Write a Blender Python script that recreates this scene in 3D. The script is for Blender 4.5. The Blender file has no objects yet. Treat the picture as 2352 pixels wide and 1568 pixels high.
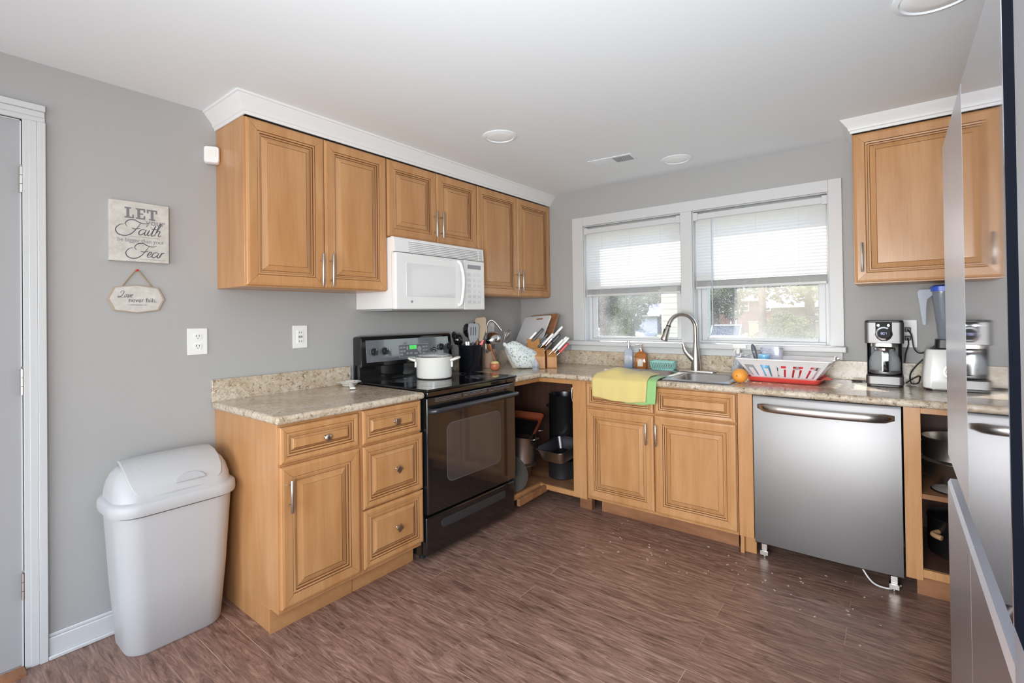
import bpy, bmesh, math, random
from mathutils import Vector, Matrix
random.seed(7)
SC = bpy.context.scene
COL = SC.collection
PI = math.pi
R = math.radians
# ------------------------------------------------------------------ camera
CX, CY, CZ = 2.5871, -3.4406, 1.2974
YAW, PIT, ROLL, F, PY = 0.6636, 0.0075, -0.0131, 1117.6, 718.3
fw = Vector((-math.sin(YAW)*math.cos(PIT), math.cos(YAW)*math.cos(PIT), math.sin(PIT)))
rt = Vector((math.cos(YAW), math.sin(YAW), 0)); up = rt.cross(fw)
r2 = rt*math.cos(ROLL) + up*math.sin(ROLL); u2 = -rt*math.sin(ROLL) + up*math.cos(ROLL)
cam_d = bpy.data.cameras.new('camera'); cam = bpy.data.objects.new('camera', cam_d); COL.objects.link(cam)
cam.matrix_world = Matrix(((r2.x, u2.x, -fw.x, CX), (r2.y, u2.y, -fw.y, CY), (r2.z, u2.z, -fw.z, CZ), (0, 0, 0, 1)))
cam_d.sensor_fit = 'HORIZONTAL'; cam_d.sensor_width = 36; cam_d.lens = F/2352*36
cam_d.shift_y = -(784-PY)/2352
cam_d.clip_start = .02; cam_d.clip_end = 400
SC.camera = cam
# ------------------------------------------------------------------ view, world, sun, lights
SC.view_settings.view_transform = 'Standard'; SC.view_settings.look = 'None'
SC.view_settings.gamma = 1; SC.view_settings.use_curve_mapping = False
SC.view_settings.exposure = 0.20
SC.cycles.use_denoising = True
SC.cycles.max_bounces = 10; SC.cycles.diffuse_bounces = 5; SC.cycles.glossy_bounces = 5
SC.cycles.transmission_bounces = 6; SC.cycles.transparent_max_bounces = 12
SC.cycles.sample_clamp_indirect = 6; SC.cycles.caustics_reflective = False; SC.cycles.caustics_refractive = False
world = bpy.data.worlds.new('sky'); SC.world = world; world.use_nodes = True
wn = world.node_tree
bg = wn.nodes['Background']; sky = wn.nodes.new('ShaderNodeTexSky'); sky.sky_type = 'NISHITA'
sky.sun_disc = False; sky.sun_elevation = R(48); sky.sun_rotation = R(200); sky.air_density = 1.2; sky.dust_density = 2.5
wn.links.new(sky.outputs[0], bg.inputs[0]); bg.inputs[1].default_value = 0.55
def lamp(kind, name, loc, direction, energy, size=None, color=(1, 1, 1)):
    d = bpy.data.lights.new(name, kind); o = bpy.data.objects.new(name, d); COL.objects.link(o)
    d.energy = energy; d.color = color; o.location = loc
    o.rotation_euler = Vector(direction).to_track_quat('-Z', 'Y').to_euler()
    if kind == 'AREA':
        if isinstance(size, tuple):
            d.shape = 'RECTANGLE'; d.size, d.size_y = size
        else:
            d.shape = 'DISK'; d.size = size
    return o
sun = lamp('SUN', 'sun', (0, 8, 9), (.40, -.62, -.70), 7.5, color=(1, .96, .90)); sun.data.angle = R(.8)
H = 2.302
lamp('AREA', 'added_fill_rear', (1.9, -5.34, 1.20), (.05, 1, .12), 50, (2.9, 2.1), (.92, .965, 1))  # added fill light behind the camera, at an invented rear opening
lamp('AREA', 'added_fill_side', (3.44, -4.3, 1.20), (-1, .75, 0), 26, (1.3, 1.8), (.93, .965, 1))  # added fill light at an invented side opening, brightens the room
fl0 = lamp('AREA', 'added_fill_bounce', (2.40, -3.75, 1.18), (-.15, 3.0, 1), 38, .9, (.90, .96, 1)); fl0.data.spread = R(150)  # added unseen lamp behind the camera, lifts the ceiling brightness
LIGHTS = [(.879, -1.345, .075), (2.72, -1.40, .10), (1.50, -.30, .075), (.9, -3.9, .09), (2.7, -3.9, .09)]

# ------------------------------------------------------------------ helpers
class MB:
    def __init__(s): s.bm = bmesh.new()
    def _f(s, vs, mi=0):
        try:
            f = s.bm.faces.new(vs); f.material_index = mi; return f
        except ValueError: return None
    def box(s, x0, x1, y0, y1, z0, z1, mi=0):
        v = [s.bm.verts.new(p) for p in ((x0,y0,z0),(x1,y0,z0),(x1,y1,z0),(x0,y1,z0),(x0,y0,z1),(x1,y0,z1),(x1,y1,z1),(x0,y1,z1))]
        for q in ((0,3,2,1),(4,5,6,7),(0,1,5,4),(1,2,6,5),(2,3,7,6),(3,0,4,7)): s._f([v[i] for i in q], mi)
        return s
    def obox(s, c, ax, ay, az, hx, hy, hz, mi=0):
        c = Vector(c); ax = Vector(ax).normalized(); ay = Vector(ay).normalized(); az = Vector(az).normalized()
        v = []
        for sz in (-1, 1):
            for sx, sy in ((-1,-1),(1,-1),(1,1),(-1,1)):
                v.append(s.bm.verts.new(c+ax*hx*sx+ay*hy*sy+az*hz*sz))
        for q in ((0,3,2,1),(4,5,6,7),(0,1,5,4),(1,2,6,5),(2,3,7,6),(3,0,4,7)): s._f([v[i] for i in q], mi)
        return s
    def loft(s, loops, mi=0, cap0=True, cap1=True, mis=None, closed=True):
        L = [[s.bm.verts.new(p) for p in lp] for lp in loops]
        n = len(L[0])
        for k in range(len(L)-1):
            for i in range(n if closed else n-1):
                j = (i+1) % n
                s._f([L[k][i], L[k][j], L[k+1][j], L[k+1][i]], mis[k] if mis else mi)
        if cap0: s._f(list(reversed(L[0])), mis[0] if mis else mi)
        if cap1: s._f(L[-1], mis[-1] if mis else mi)
        return s
    def lathe(s, prof, c=(0,0,0), seg=28, mi=0, cap0=True, cap1=True, axis=None, mis=None):
        c = Vector(c)
        if axis is None: q = Matrix.Identity(3)
        else: q = Vector((0,0,1)).rotation_difference(Vector(axis).normalized()).to_matrix()
        loops = [[c+q@Vector((r*math.cos(2*PI*i/seg), r*math.sin(2*PI*i/seg), z)) for i in range(seg)] for r, z in prof]
        return s.loft(loops, mi, cap0, cap1, mis)
    def tube(s, path, r, seg=10, mi=0, flat=None):
        P = [Vector(p) for p in path]; n = len(P)
        rr = r if isinstance(r, (list, tuple)) else [r]*n
        T = [(P[min(i+1, n-1)]-P[max(i-1, 0)]).normalized() for i in range(n)]
        ref = Vector((0,0,1)) if abs(T[0].z) < .9 else Vector((1,0,0))
        N = (ref-T[0]*ref.dot(T[0])).normalized(); loops = []
        for i in range(n):
            N = (N-T[i]*N.dot(T[i])).normalized(); B = T[i].cross(N)
            fl = flat or 1
            loops.append([P[i]+N*math.cos(2*PI*k/seg)*rr[i]+B*math.sin(2*PI*k/seg)*rr[i]*fl for k in range(seg)])
        return s.loft(loops, mi)
    def prism(s, poly, o, ax, ay, az, t, mi=0):
        o = Vector(o); ax = Vector(ax); ay = Vector(ay); az = Vector(az)
        a = [o+ax*p[0]+ay*p[1] for p in poly]
        return s.loft([a, [p+az*t for p in a]], mi)
    def slab(s, xs, ys, z0, z1, skip=(), mi=0):
        nx, ny = len(xs), len(ys)
        vt = {}; 
        def V(i, j, k):
            if (i, j, k) not in vt: vt[(i,j,k)] = s.bm.verts.new((xs[i], ys[j], (z0, z1)[k]))
            return vt[(i,j,k)]
        on = lambda i, j: 0 <= i < nx-1 and 0 <= j < ny-1 and (i, j) not in skip
        for i in range(nx-1):
            for j in range(ny-1):
                if not on(i, j): continue
                s._f([V(i,j,1),V(i+1,j,1),V(i+1,j+1,1),V(i,j+1,1)], mi)
                s._f([V(i,j,0),V(i,j+1,0),V(i+1,j+1,0),V(i+1,j,0)], mi)
                if not on(i-1,j): s._f([V(i,j,0),V(i,j,1),V(i,j+1,1),V(i,j+1,0)], mi)
                if not on(i+1,j): s._f([V(i+1,j,0),V(i+1,j+1,0),V(i+1,j+1,1),V(i+1,j,1)], mi)
                if not on(i,j-1): s._f([V(i,j,0),V(i+1,j,0),V(i+1,j,1),V(i,j,1)], mi)
                if not on(i,j+1): s._f([V(i,j+1,0),V(i,j+1,1),V(i+1,j+1,1),V(i+1,j+1,0)], mi)
        return s
    def build(s, name, mats, parent=None, bevel=0, bseg=2, smooth=None, xf=None, sub=0, bang=35):
        if xf is not None: bmesh.ops.transform(s.bm, matrix=xf, verts=s.bm.verts)
        bmesh.ops.recalc_face_normals(s.bm, faces=s.bm.faces)
        me = bpy.data.meshes.new(name); s.bm.to_mesh(me); s.bm.free()
        for m in (mats if isinstance(mats, (list, tuple)) else [mats]): me.materials.append(m)
        o = bpy.data.objects.new(name, me); COL.objects.link(o)
        if parent is not None: o.parent = parent
        if bevel:
            b = o.modifiers.new('bevel', 'BEVEL'); b.width = bevel; b.segments = bseg; b.limit_method = 'ANGLE'; b.angle_limit = R(bang)
            if smooth is None: smooth = 40
        if sub:
            b = o.modifiers.new('sub', 'SUBSURF'); b.levels = sub; b.render_levels = sub
        if smooth:
            me.shade_smooth(); me.set_sharp_from_angle(angle=R(smooth))
        return o
def thing(name, label, cat, loc=(0,0,0), rotz=0, group=None):
    o = bpy.data.objects.new(name, None); COL.objects.link(o); o.empty_display_size = .05
    o.location = loc; o.rotation_euler = (0, 0, rotz); return tag(o, label, cat, group)
def tag(o, label, cat, group=None, kind=None):
    o['label'] = label; o['category'] = cat
    if group: o['group'] = group
    if kind: o['kind'] = kind
    return o
def struct(o, label=None):
    o['kind'] = 'structure'
    if label: o['label'] = label
    return o
def sthing(name, loc=(0,0,0), label=None):
    o = bpy.data.objects.new(name, None); COL.objects.link(o); o.location = loc; return struct(o, label)
def copy_tree(o, parent=None):
    c = o.copy(); COL.objects.link(c); c.parent = parent
    for ch in o.children: copy_tree(ch, c)
    return c
def rrect(cx, cy, w, d, r, z, n=5):
    pts = []
    r = min(r, w/2-1e-4, d/2-1e-4)
    for sx, sy, a0 in ((1,1,0),(-1,1,90),(-1,-1,180),(1,-1,270)):
        for k in range(n+1):
            a = R(a0+90*k/n); pts.append(Vector((cx+sx*(w/2-r)+r*math.cos(a), cy+sy*(d/2-r)+r*math.sin(a), z)))
    return pts
def arc(c, r, a0, a1, n, u, v):
    c = Vector(c); u = Vector(u); v = Vector(v)
    return [c+u*r*math.cos(R(a0+(a1-a0)*k/n))+v*r*math.sin(R(a0+(a1-a0)*k/n)) for k in range(n+1)]
def spline(pts, n=6):
    P = [Vector(p) for p in pts]; out = []
    for i in range(len(P)-1):
        a, b, c, d = P[max(i-1,0)], P[i], P[i+1], P[min(i+2,len(P)-1)]
        for k in range(n):
            t = k/n; out.append(.5*((2*b)+(c-a)*t+(2*a-5*b+4*c-d)*t*t+(3*b-a-3*c+d)*t**3))
    out.append(P[-1]); return out
# ------------------------------------------------------------------ materials
def srgb(r, g, b):
    f = lambda c: (c/12.92 if c <= .04045 else ((c+.055)/1.055)**2.4)
    return (f(r/255), f(g/255), f(b/255), 1)
def mat(name, col, rough=.5, metal=0, **kw):
    m = bpy.data.materials.new(name); m.use_nodes = True; p = m.node_tree.nodes['Principled BSDF']
    p.inputs['Base Color'].default_value = col; p.inputs['Roughness'].default_value = rough; p.inputs['Metallic'].default_value = metal
    for k, v in kw.items(): p.inputs[k.replace('_', ' ')].default_value = v
    return m
def nd(m, t, **props):
    n = m.node_tree.nodes.new(t)
    for k, v in props.items(): setattr(n, k, v)
    return n
def lk(m, a, b): m.node_tree.links.new(a, b)
def P(m): return m.node_tree.nodes['Principled BSDF']
def ramp(m, src, stops, interp='LINEAR'):
    r = nd(m, 'ShaderNodeValToRGB'); r.color_ramp.interpolation = interp
    e = r.color_ramp.elements
    while len(e) < len(stops): e.new(.5)
    for el, (p, c) in zip(e, stops): el.position = p; el.color = c
    lk(m, src, r.inputs[0]); return r.outputs[0]
def coords(m, scale=(1,1,1), rot=(0,0,0), kind='Object'):
    t = nd(m, 'ShaderNodeTexCoord'); mp = nd(m, 'ShaderNodeMapping'); mp.inputs['Scale'].default_value = scale; mp.inputs['Rotation'].default_value = rot
    lk(m, t.outputs[kind], mp.inputs[0]); return mp.outputs[0]
def noise(m, vec, scale, detail=4, rough=.5, dist=0, out='Fac'):
    n = nd(m, 'ShaderNodeTexNoise'); n.inputs['Scale'].default_value = scale; n.inputs['Detail'].default_value = detail
    n.inputs['Roughness'].default_value = rough; n.inputs['Distortion'].default_value = dist
    lk(m, vec, n.inputs['Vector']); return n.outputs[out]
def mix(m, f, a, b, blend='MIX'):
    x = nd(m, 'ShaderNodeMix', data_type='RGBA', blend_type=blend)
    for s, i in ((f, 0), (a, 6), (b, 7)):
        if isinstance(s, (int, float)): x.inputs[i].default_value = s
        elif isinstance(s, tuple): x.inputs[i].default_value = s
        else: lk(m, s, x.inputs[i])
    return x.outputs[2]
def bump(m, h, strength=.2, dist=.01):
    b = nd(m, 'ShaderNodeBump'); b.inputs['Strength'].default_value = strength; b.inputs['Distance'].default_value = dist
    lk(m, h, b.inputs['Height']); lk(m, b.outputs[0], P(m).inputs['Normal'])
def wood(name, a, b, scale=(9, 9, 1.2), rough=.33, fig=.5):
    m = mat(name, a, rough); v = coords(m, scale)
    n1 = noise(m, v, 2.2, 5, .55, .4); c = ramp(m, n1, [(.3, b), (.68, a)])
    v2 = coords(m, (scale[0]*12, scale[1]*12, scale[2]*1.5)); n2 = noise(m, v2, 2, 3, .6)
    c = mix(m, fig*.35, c, ramp(m, n2, [(.3, (.25,.12,.05,1)), (.75, (1,1,1,1))]), 'MULTIPLY')
    v3 = coords(m, (1,1,1)); n3 = noise(m, v3, 2.6, 2, .5)
    c = mix(m, .22, c, ramp(m, n3, [(.3, (.62,.48,.36,1)), (.75, (1,1,1,1))]), 'MULTIPLY')
    lk(m, c, P(m).inputs['Base Color']); P(m).inputs['Coat Weight'].default_value = .25; P(m).inputs['Coat Roughness'].default_value = .25
    return m
M = {}
M['wall'] = mat('wall_paint', srgb(173, 172, 171), .75)
v = coords(M['wall']); bump(M['wall'], noise(M['wall'], v, 60, 3), .05, .004)
M['ceiling'] = mat('ceiling_paint', srgb(234, 239, 242), .85)
M['white'] = mat('white_paint', srgb(208, 209, 210), .4)
M['crownwhite'] = mat('crown_paint', srgb(232, 232, 231), .45)
M['doorgrey'] = mat('door_paint', srgb(170, 170, 172), .5)
M['wood'] = wood('maple_honey', srgb(208, 158, 108), srgb(192, 139, 88))
M['woodh'] = wood('maple_honey_across', srgb(208, 158, 108), srgb(192, 139, 88), (1.2, 9, 9))
M['glaze'] = mat('dark_glaze', srgb(98, 58, 30), .5)
M['woodinshade'] = wood('cabinet_inside_shaded', srgb(112, 76, 62), srgb(88, 58, 46), rough=.6)  # inside wood tone darkened, cabinet shade put into the colour
M['raw'] = wood('worn_board', srgb(176, 124, 84), srgb(128, 84, 54), (1.2, 6, 6), .7)
M['steel'] = mat('brushed_steel', srgb(186, 184, 182), .30, 1)
v = coords(M['steel'], (2, 2, 260)); lk(M['steel'], ramp(M['steel'], noise(M['steel'], v, 2, 2), [(.2, (.24,)*3+(1,)), (.8, (.36,)*3+(1,))]), P(M['steel']).inputs['Roughness'])
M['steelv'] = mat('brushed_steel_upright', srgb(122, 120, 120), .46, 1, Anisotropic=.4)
M['nickel'] = mat('satin_nickel', srgb(205, 200, 195), .28, 1)
M['chrome'] = mat('chrome', srgb(225, 225, 228), .08, 1)
M['knobm'] = mat('brushed_knob', srgb(186, 172, 160), .3, 1)
M['potsteel'] = mat('pot_steel', srgb(214, 206, 198), .33, 1)
M['darkmetal'] = mat('dark_pan', srgb(84, 82, 86), .30, .9)
M['black'] = mat('black_gloss', (.008,.008,.009,1), .10, 0, Coat_Weight=.6)
M['blackp'] = mat('black_plastic', (.016,.016,.018,1), .38)
M['blackm'] = mat('black_matte', (.012,.012,.013,1), .7)
M['navy'] = mat('dark_gasket', srgb(16, 24, 38), .9); M['navy'].node_tree.nodes['Principled BSDF'].inputs['Specular IOR Level'].default_value = .05
M['ovenglass'] = mat('oven_glass', (.055,.047,.045,1), .06, 0, Coat_Weight=.5)
M['cooktop'] = mat('cooktop_glass', (.006,.006,.007,1), .05)
M['ring'] = mat('burner_ring', (.12,.12,.125,1), .18)
M['greyp'] = mat('grey_plastic', srgb(96, 97, 104), .4)
M['lightgrey'] = mat('light_grey_plastic', srgb(150, 152, 158), .35)
M['whitep'] = mat('white_plastic', srgb(236, 236, 235), .28)
M['mwwhite'] = mat('microwave_white', srgb(236, 236, 236), .16, 0, Coat_Weight=.3)
M['mwwin'] = mat('microwave_window', srgb(222, 222, 224), .05, 0, Coat_Weight=1)
M['shade'] = mat('grille_gap', srgb(150, 150, 152), .6)
M['enamel'] = mat('white_enamel', srgb(238, 236, 230), .15, 0, Coat_Weight=.5)
M['trash'] = mat('trash_plastic', srgb(192, 193, 195), .42)
v = coords(M['trash']); bump(M['trash'], noise(M['trash'], v, 220, 2), .12, .002)
M['outletw'] = mat('outlet_white', srgb(240, 240, 238), .35)
M['canvas'] = mat('sign_board', srgb(201, 197, 190), .7)
v = coords(M['canvas']); lk(M['canvas'], ramp(M['canvas'], noise(M['canvas'], v, 26, 5, .7), [(.3, srgb(188,184,177)), (.65, srgb(212,209,203))]), P(M['canvas']).inputs['Base Color'])
M['signedge'] = mat('sign_edge', srgb(176, 160, 142), .7)
M['ink'] = mat('sign_ink', srgb(124, 120, 126), .7)
M['ink2'] = mat('sign_ink_light', srgb(148, 144, 148), .7)
M['ink3'] = mat('sign_ink_dark', srgb(84, 84, 92), .7)
M['twine'] = mat('twine', srgb(164, 144, 118), .9)
M['red'] = mat('red_plastic', srgb(214, 42, 48), .35)
M['tray'] = mat('coral_tray', srgb(240, 88, 80), .3, 0, Transmission_Weight=.15)
M['redpack'] = mat('red_pack', srgb(214, 58, 66), .3)
M['green'] = mat('green_cloth', srgb(150, 196, 128), .9)
M['yellow'] = mat('yellow_cloth', srgb(216, 196, 128), .95)
for k in ('green', 'yellow'):
    v = coords(M[k]); bump(M[k], noise(M[k], v, 500, 2), .3, .002); P(M[k]).inputs['Sheen Weight'].default_value = .2
M['orange'] = mat('orange_peel', srgb(238, 160, 66), .45)
v = coords(M['orange']); bump(M['orange'], noise(M['orange'], v, 260, 2), .3, .002)
M['onion'] = mat('onion_skin', srgb(196, 116, 84), .4)
M['onioncut'] = mat('onion_flesh', srgb(226, 208, 140), .5)
M['teal'] = mat('turquoise_plastic', srgb(160, 214, 206), .4)
M['blue'] = mat('blue_plastic', srgb(52, 92, 206), .3)
M['bluecup'] = mat('light_blue_plastic', srgb(128, 190, 226), .3)
M['woodsp'] = wood('utensil_wood', srgb(190, 128, 84), srgb(164, 100, 62), rough=.5)
M['bamboo'] = mat('tan_silicone', srgb(166, 142, 112), .5)
M['brown'] = mat('tan_ceramic', srgb(190, 160, 138), .3)
M['block'] = wood('knife_block_wood', srgb(214, 158, 98), srgb(190, 132, 74), rough=.5)
M['board'] = mat('white_board', srgb(224, 223, 226), .4)
M['lcd'] = mat('green_display', srgb(70, 190, 90), .3); P(M['lcd']).inputs['Emission Color'].default_value = srgb(90, 220, 100); P(M['lcd']).inputs['Emission Strength'].default_value = .45
M['bluelcd'] = mat('blue_display', srgb(20, 20, 60), .1); P(M['bluelcd']).inputs['Emission Color'].default_value = srgb(70, 70, 240); P(M['bluelcd']).inputs['Emission Strength'].default_value = .8
M['rack'] = mat('rack_plastic', srgb(240, 240, 242), .3, 0, Transmission_Weight=.25)
M['frost'] = mat('frosted_plastic', srgb(214, 222, 234), .25, 0, Transmission_Weight=.6)
M['fridgebody'] = mat('fridge_side_grey', srgb(150, 150, 153), .45, .3)
M['fridge'] = mat('polished_steel_door', srgb(214, 214, 222), .045, 1)
M['fridge2'] = mat('brushed_steel_door', srgb(214, 214, 222), .30, 1)
M['ledge'] = mat('bright_trim', srgb(196, 198, 210), .25, .5)
M['coffee'] = mat('coffee', (.05,.015,.005,1), .1)
M['lamplens'] = mat('lamp_lens', srgb(240, 242, 244), .5); P(M['lamplens']).inputs['Emission Color'].default_value = (1,.98,.95,1); P(M['lamplens']).inputs['Emission Strength'].default_value = .05
def glass(name, col, rough=0, alpha=.75, tint=None):
    m = bpy.data.materials.new(name); m.use_nodes = True; n = m.node_tree.nodes; n.clear()
    o = nd(m, 'ShaderNodeOutputMaterial'); t = nd(m, 'ShaderNodeBsdfTransparent'); g = nd(m, 'ShaderNodeBsdfPrincipled'); x = nd(m, 'ShaderNodeMixShader')
    t.inputs[0].default_value = tint or (1,1,1,1); g.inputs['Base Color'].default_value = col; g.inputs['Roughness'].default_value = rough
    x.inputs[0].default_value = 1-alpha; lk(m, t.outputs[0], x.inputs[1]); lk(m, g.outputs[0], x.inputs[2]); lk(m, x.outputs[0], o.inputs[0])
    return m
M['clear'] = glass('clear_glass', srgb(215, 222, 228), .03, .72)
M['cleardark'] = glass('smoky_jar', srgb(150, 158, 172), .05, .55)
M['clearplastic'] = glass('clear_plastic', srgb(206, 214, 230), .1, .5)
M['blueliquid'] = glass('blue_soap', srgb(80, 170, 225), .1, .35, srgb(150, 210, 240))
M['amber'] = glass('amber_soap', srgb(196, 120, 50), .1, .3, srgb(230, 170, 100))
def panes():
    m = bpy.data.materials.new('dusty_window_glass'); m.use_nodes = True; n = m.node_tree.nodes; n.clear()
    o = nd(m, 'ShaderNodeOutputMaterial'); t = nd(m, 'ShaderNodeBsdfTransparent'); g = nd(m, 'ShaderNodeBsdfGlossy'); d = nd(m, 'ShaderNodeBsdfTranslucent'); d2 = nd(m, 'ShaderNodeBsdfDiffuse')
    x = nd(m, 'ShaderNodeMixShader'); y = nd(m, 'ShaderNodeMixShader'); z = nd(m, 'ShaderNodeAddShader')
    z = nd(m, 'ShaderNodeMixShader'); z.inputs[0].default_value = .35
    g.inputs['Roughness'].default_value = .02; x.inputs[0].default_value = .05
    v = coords(m, (1,1,1)); sp = noise(m, v, 220, 2, .5); big = noise(m, v, 5, 3, .5)
    a = ramp(m, sp, [(.60, (0,0,0,1)), (.72, (1,1,1,1))]); b = ramp(m, big, [(.35, (.04,.04,.04,1)), (.7, (.16,.16,.16,1))])
    mu = nd(m, 'ShaderNodeMath', operation='MULTIPLY'); lk(m, a, mu.inputs[0]); mu.inputs[1].default_value = .5
    ad = nd(m, 'ShaderNodeMath', operation='ADD', use_clamp=True); lk(m, mu.outputs[0], ad.inputs[0]); lk(m, b, ad.inputs[1])
    lk(m, t.outputs[0], x.inputs[1]); lk(m, g.outputs[0], x.inputs[2]); lk(m, d.outputs[0], z.inputs[1]); lk(m, d2.outputs[0], z.inputs[2])
    lk(m, ad.outputs[0], y.inputs[0]); lk(m, x.outputs[0], y.inputs[1]); lk(m, z.outputs[0], y.inputs[2]); lk(m, y.outputs[0], o.inputs[0])
    return m
M['pane'] = panes()
def blindmat():
    m = bpy.data.materials.new('blind_vinyl'); m.use_nodes = True; n = m.node_tree.nodes; n.clear()
    o = nd(m, 'ShaderNodeOutputMaterial'); d = nd(m, 'ShaderNodeBsdfDiffuse'); t = nd(m, 'ShaderNodeBsdfTranslucent'); x = nd(m, 'ShaderNodeMixShader')
    d.inputs[0].default_value = srgb(238,238,238); t.inputs[0].default_value = srgb(246,244,246); x.inputs[0].default_value = .5
    lk(m, d.outputs[0], x.inputs[1]); lk(m, t.outputs[0], x.inputs[2]); lk(m, x.outputs[0], o.inputs[0]); return m
M['blind'] = blindmat()
def granite():
    m = mat('beige_granite', srgb(200, 180, 150), .16); v = coords(m)
    w = noise(m, v, 5, 4, .6, 0, 'Color'); vm = nd(m, 'ShaderNodeVectorMath', operation='SCALE'); lk(m, w, vm.inputs[0]); vm.inputs['Scale'].default_value = .12
    va = nd(m, 'ShaderNodeVectorMath', operation='ADD'); lk(m, v, va.inputs[0]); lk(m, vm.outputs[0], va.inputs[1]); vv = va.outputs[0]
    c = ramp(m, noise(m, vv, 7, 6, .65), [(.28, srgb(176,160,134)), (.45, srgb(198,183,162)), (.6, srgb(212,200,184)), (.8, srgb(182,167,146))])
    veins = ramp(m, noise(m, vv, 14, 8, .72, 1.5), [(.465, (0,0,0,1)), (.5, (.65,.65,.65,1)), (.535, (0,0,0,1))])
    c = mix(m, veins, c, srgb(150,122,90))
    sp = ramp(m, noise(m, vv, 42, 5, .7), [(.56, (0,0,0,1)), (.66, (.9,.9,.9,1))])
    c = mix(m, sp, c, srgb(118,92,70))
    dk = ramp(m, noise(m, vv, 26, 6, .75, .8), [(.61, (0,0,0,1)), (.68, (1,1,1,1))])
    c = mix(m, dk, c, srgb(70,62,62))
    lt = ramp(m, noise(m, v, 55, 3, .6), [(.62, (0,0,0,1)), (.72, (.7,.7,.7,1))])
    c = mix(m, lt, c, srgb(232,222,206))
    lk(m, c, P(m).inputs['Base Color']); return m
M['granite'] = granite()
def floormat():
    m = mat('walnut_laminate', srgb(96, 68, 56), .34); v = coords(m, (1,1,1), (0,0,0))
    b = nd(m, 'ShaderNodeTexBrick'); lk(m, v, b.inputs['Vector']); b.offset = .37; b.offset_frequency = 2; b.squash = 1
    for k, val in (('Scale', 1), ('Mortar Size', .0011), ('Mortar Smooth', .1), ('Brick Width', 1.21), ('Row Height', .127), ('Bias', 0)): b.inputs[k].default_value = val
    b.inputs['Color1'].default_value = (0,0,0,1); b.inputs['Color2'].default_value = (1,1,1,1); b.inputs['Mortar'].default_value = (.5,.5,.5,1)
    sh = nd(m, 'ShaderNodeVectorMath', operation='SCALE'); lk(m, b.outputs['Color'], sh.inputs[0]); sh.inputs['Scale'].default_value = 7.3
    ad = nd(m, 'ShaderNodeVectorMath', operation='ADD'); lk(m, v, ad.inputs[0]); lk(m, sh.outputs[0], ad.inputs[1])
    mp = nd(m, 'ShaderNodeMapping'); mp.inputs['Scale'].default_value = (1.6, 11, 1); lk(m, ad.outputs[0], mp.inputs[0])
    g = noise(m, mp.outputs[0], 3.2, 8, .68, 1.6)
    c = ramp(m, g, [(.30, srgb(96,72,62)), (.45, srgb(140,109,96)), (.58, srgb(168,134,119)), (.75, srgb(196,168,152))])
    mp2 = nd(m, 'ShaderNodeMapping'); mp2.inputs['Scale'].default_value = (5, 90, 1); lk(m, ad.outputs[0], mp2.inputs[0])
    g2 = noise(m, mp2.outputs[0], 2, 4, .6, .6)
    c = mix(m, .42, c, ramp(m, g2, [(.35, (.35,.3,.28,1)), (.65, (1,1,1,1))]), 'MULTIPLY')
    c = mix(m, .14, c, ramp(m, b.outputs['Color'], [(0, (.5,.42,.4,1)), (1, (1,1,1,1))]), 'MULTIPLY')
    seam = ramp(m, noise(m, v, 1.7, 2), [(.5, (.15,.15,.15,1)), (.6, (.75,.75,.75,1))])
    mm = nd(m, 'ShaderNodeMath', operation='MULTIPLY'); lk(m, b.outputs['Fac'], mm.inputs[0]); lk(m, seam, mm.inputs[1])
    c = mix(m, mm.outputs[0], c, srgb(196,178,164))
    lk(m, c, P(m).inputs['Base Color'])
    lk(m, ramp(m, noise(m, v, 2.2, 4, .6), [(.3, (.26,.26,.26,1)), (.7, (.44,.44,.44,1))]), P(m).inputs['Roughness'])
    bump(m, g2, .08, .003); return m
M['floor'] = floormat()
def floral():
    m = mat('floral_cloth', srgb(226, 232, 232), .8); v = coords(m)
    vo = nd(m, 'ShaderNodeTexVoronoi'); vo.inputs['Scale'].default_value = 46; vo.inputs['Randomness'].default_value = .8; lk(m, v, vo.inputs['Vector'])
    d = ramp(m, vo.outputs['Distance'], [(.16, (1,1,1,1)), (.26, (0,0,0,1))]); c = mix(m, d, srgb(226,232,232), srgb(88,108,142))
    g = ramp(m, noise(m, v, 60, 4, .6), [(.56, (0,0,0,1)), (.62, (.85,.85,.85,1))]); c = mix(m, g, c, srgb(150,170,140))
    lk(m, c, P(m).inputs['Base Color']); return m
M['floral'] = floral()
# ------------------------------------------------------------------ room shell
struct(MB().box(-.12, 4.2, -5.6, .15, -.05, 0).build('floor', M['floor']))
struct(MB().box(-.12, 4.2, -5.6, .15, H, H+.06).build('ceiling', M['ceiling']))
DL, DR, DT = -4.02, -3.133, 2.066     # door opening on the left wall
struct(MB().box(-.12, 0, DR, .15, 0, H).box(-.12, 0, -5.6, DL, 0, H).box(-.12, 0, DL, DR, DT, H).build('wall_left', M['wall']))
WX = (.638, 1.42, 1.50, 2.296); WZ = (1.085, 2.012)
struct(MB().slab([0, WX[0], WX[1], WX[2], WX[3], 3.5], [0, WZ[0], WZ[1], H], 0, .14, {(1,1),(3,1)}).build('wall_back', M['wall'], xf=Matrix(((1,0,0,0),(0,0,1,0),(0,1,0,0),(0,0,0,1)))))
struct(MB().slab([-5.4, -5.15, -3.85, 0], [0, .55, 2.1, H], 3.5, 3.62, {(1,1)}).build('wall_right', M['wall'], xf=Matrix(((0,0,1,0),(1,0,0,0),(0,1,0,0),(0,0,0,1)))))  # opening is unseen, added to go with the side fill light
struct(MB().slab([0, .45, 3.35, 3.5], [0, .45, 2.1, H], -5.5, -5.4, {(1,1)}).build('wall_rear', M['wall'], xf=Matrix(((1,0,0,0),(0,0,1,0),(0,1,0,0),(0,0,0,1)))))  # opening is unseen, added to go with the rear fill light
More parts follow.
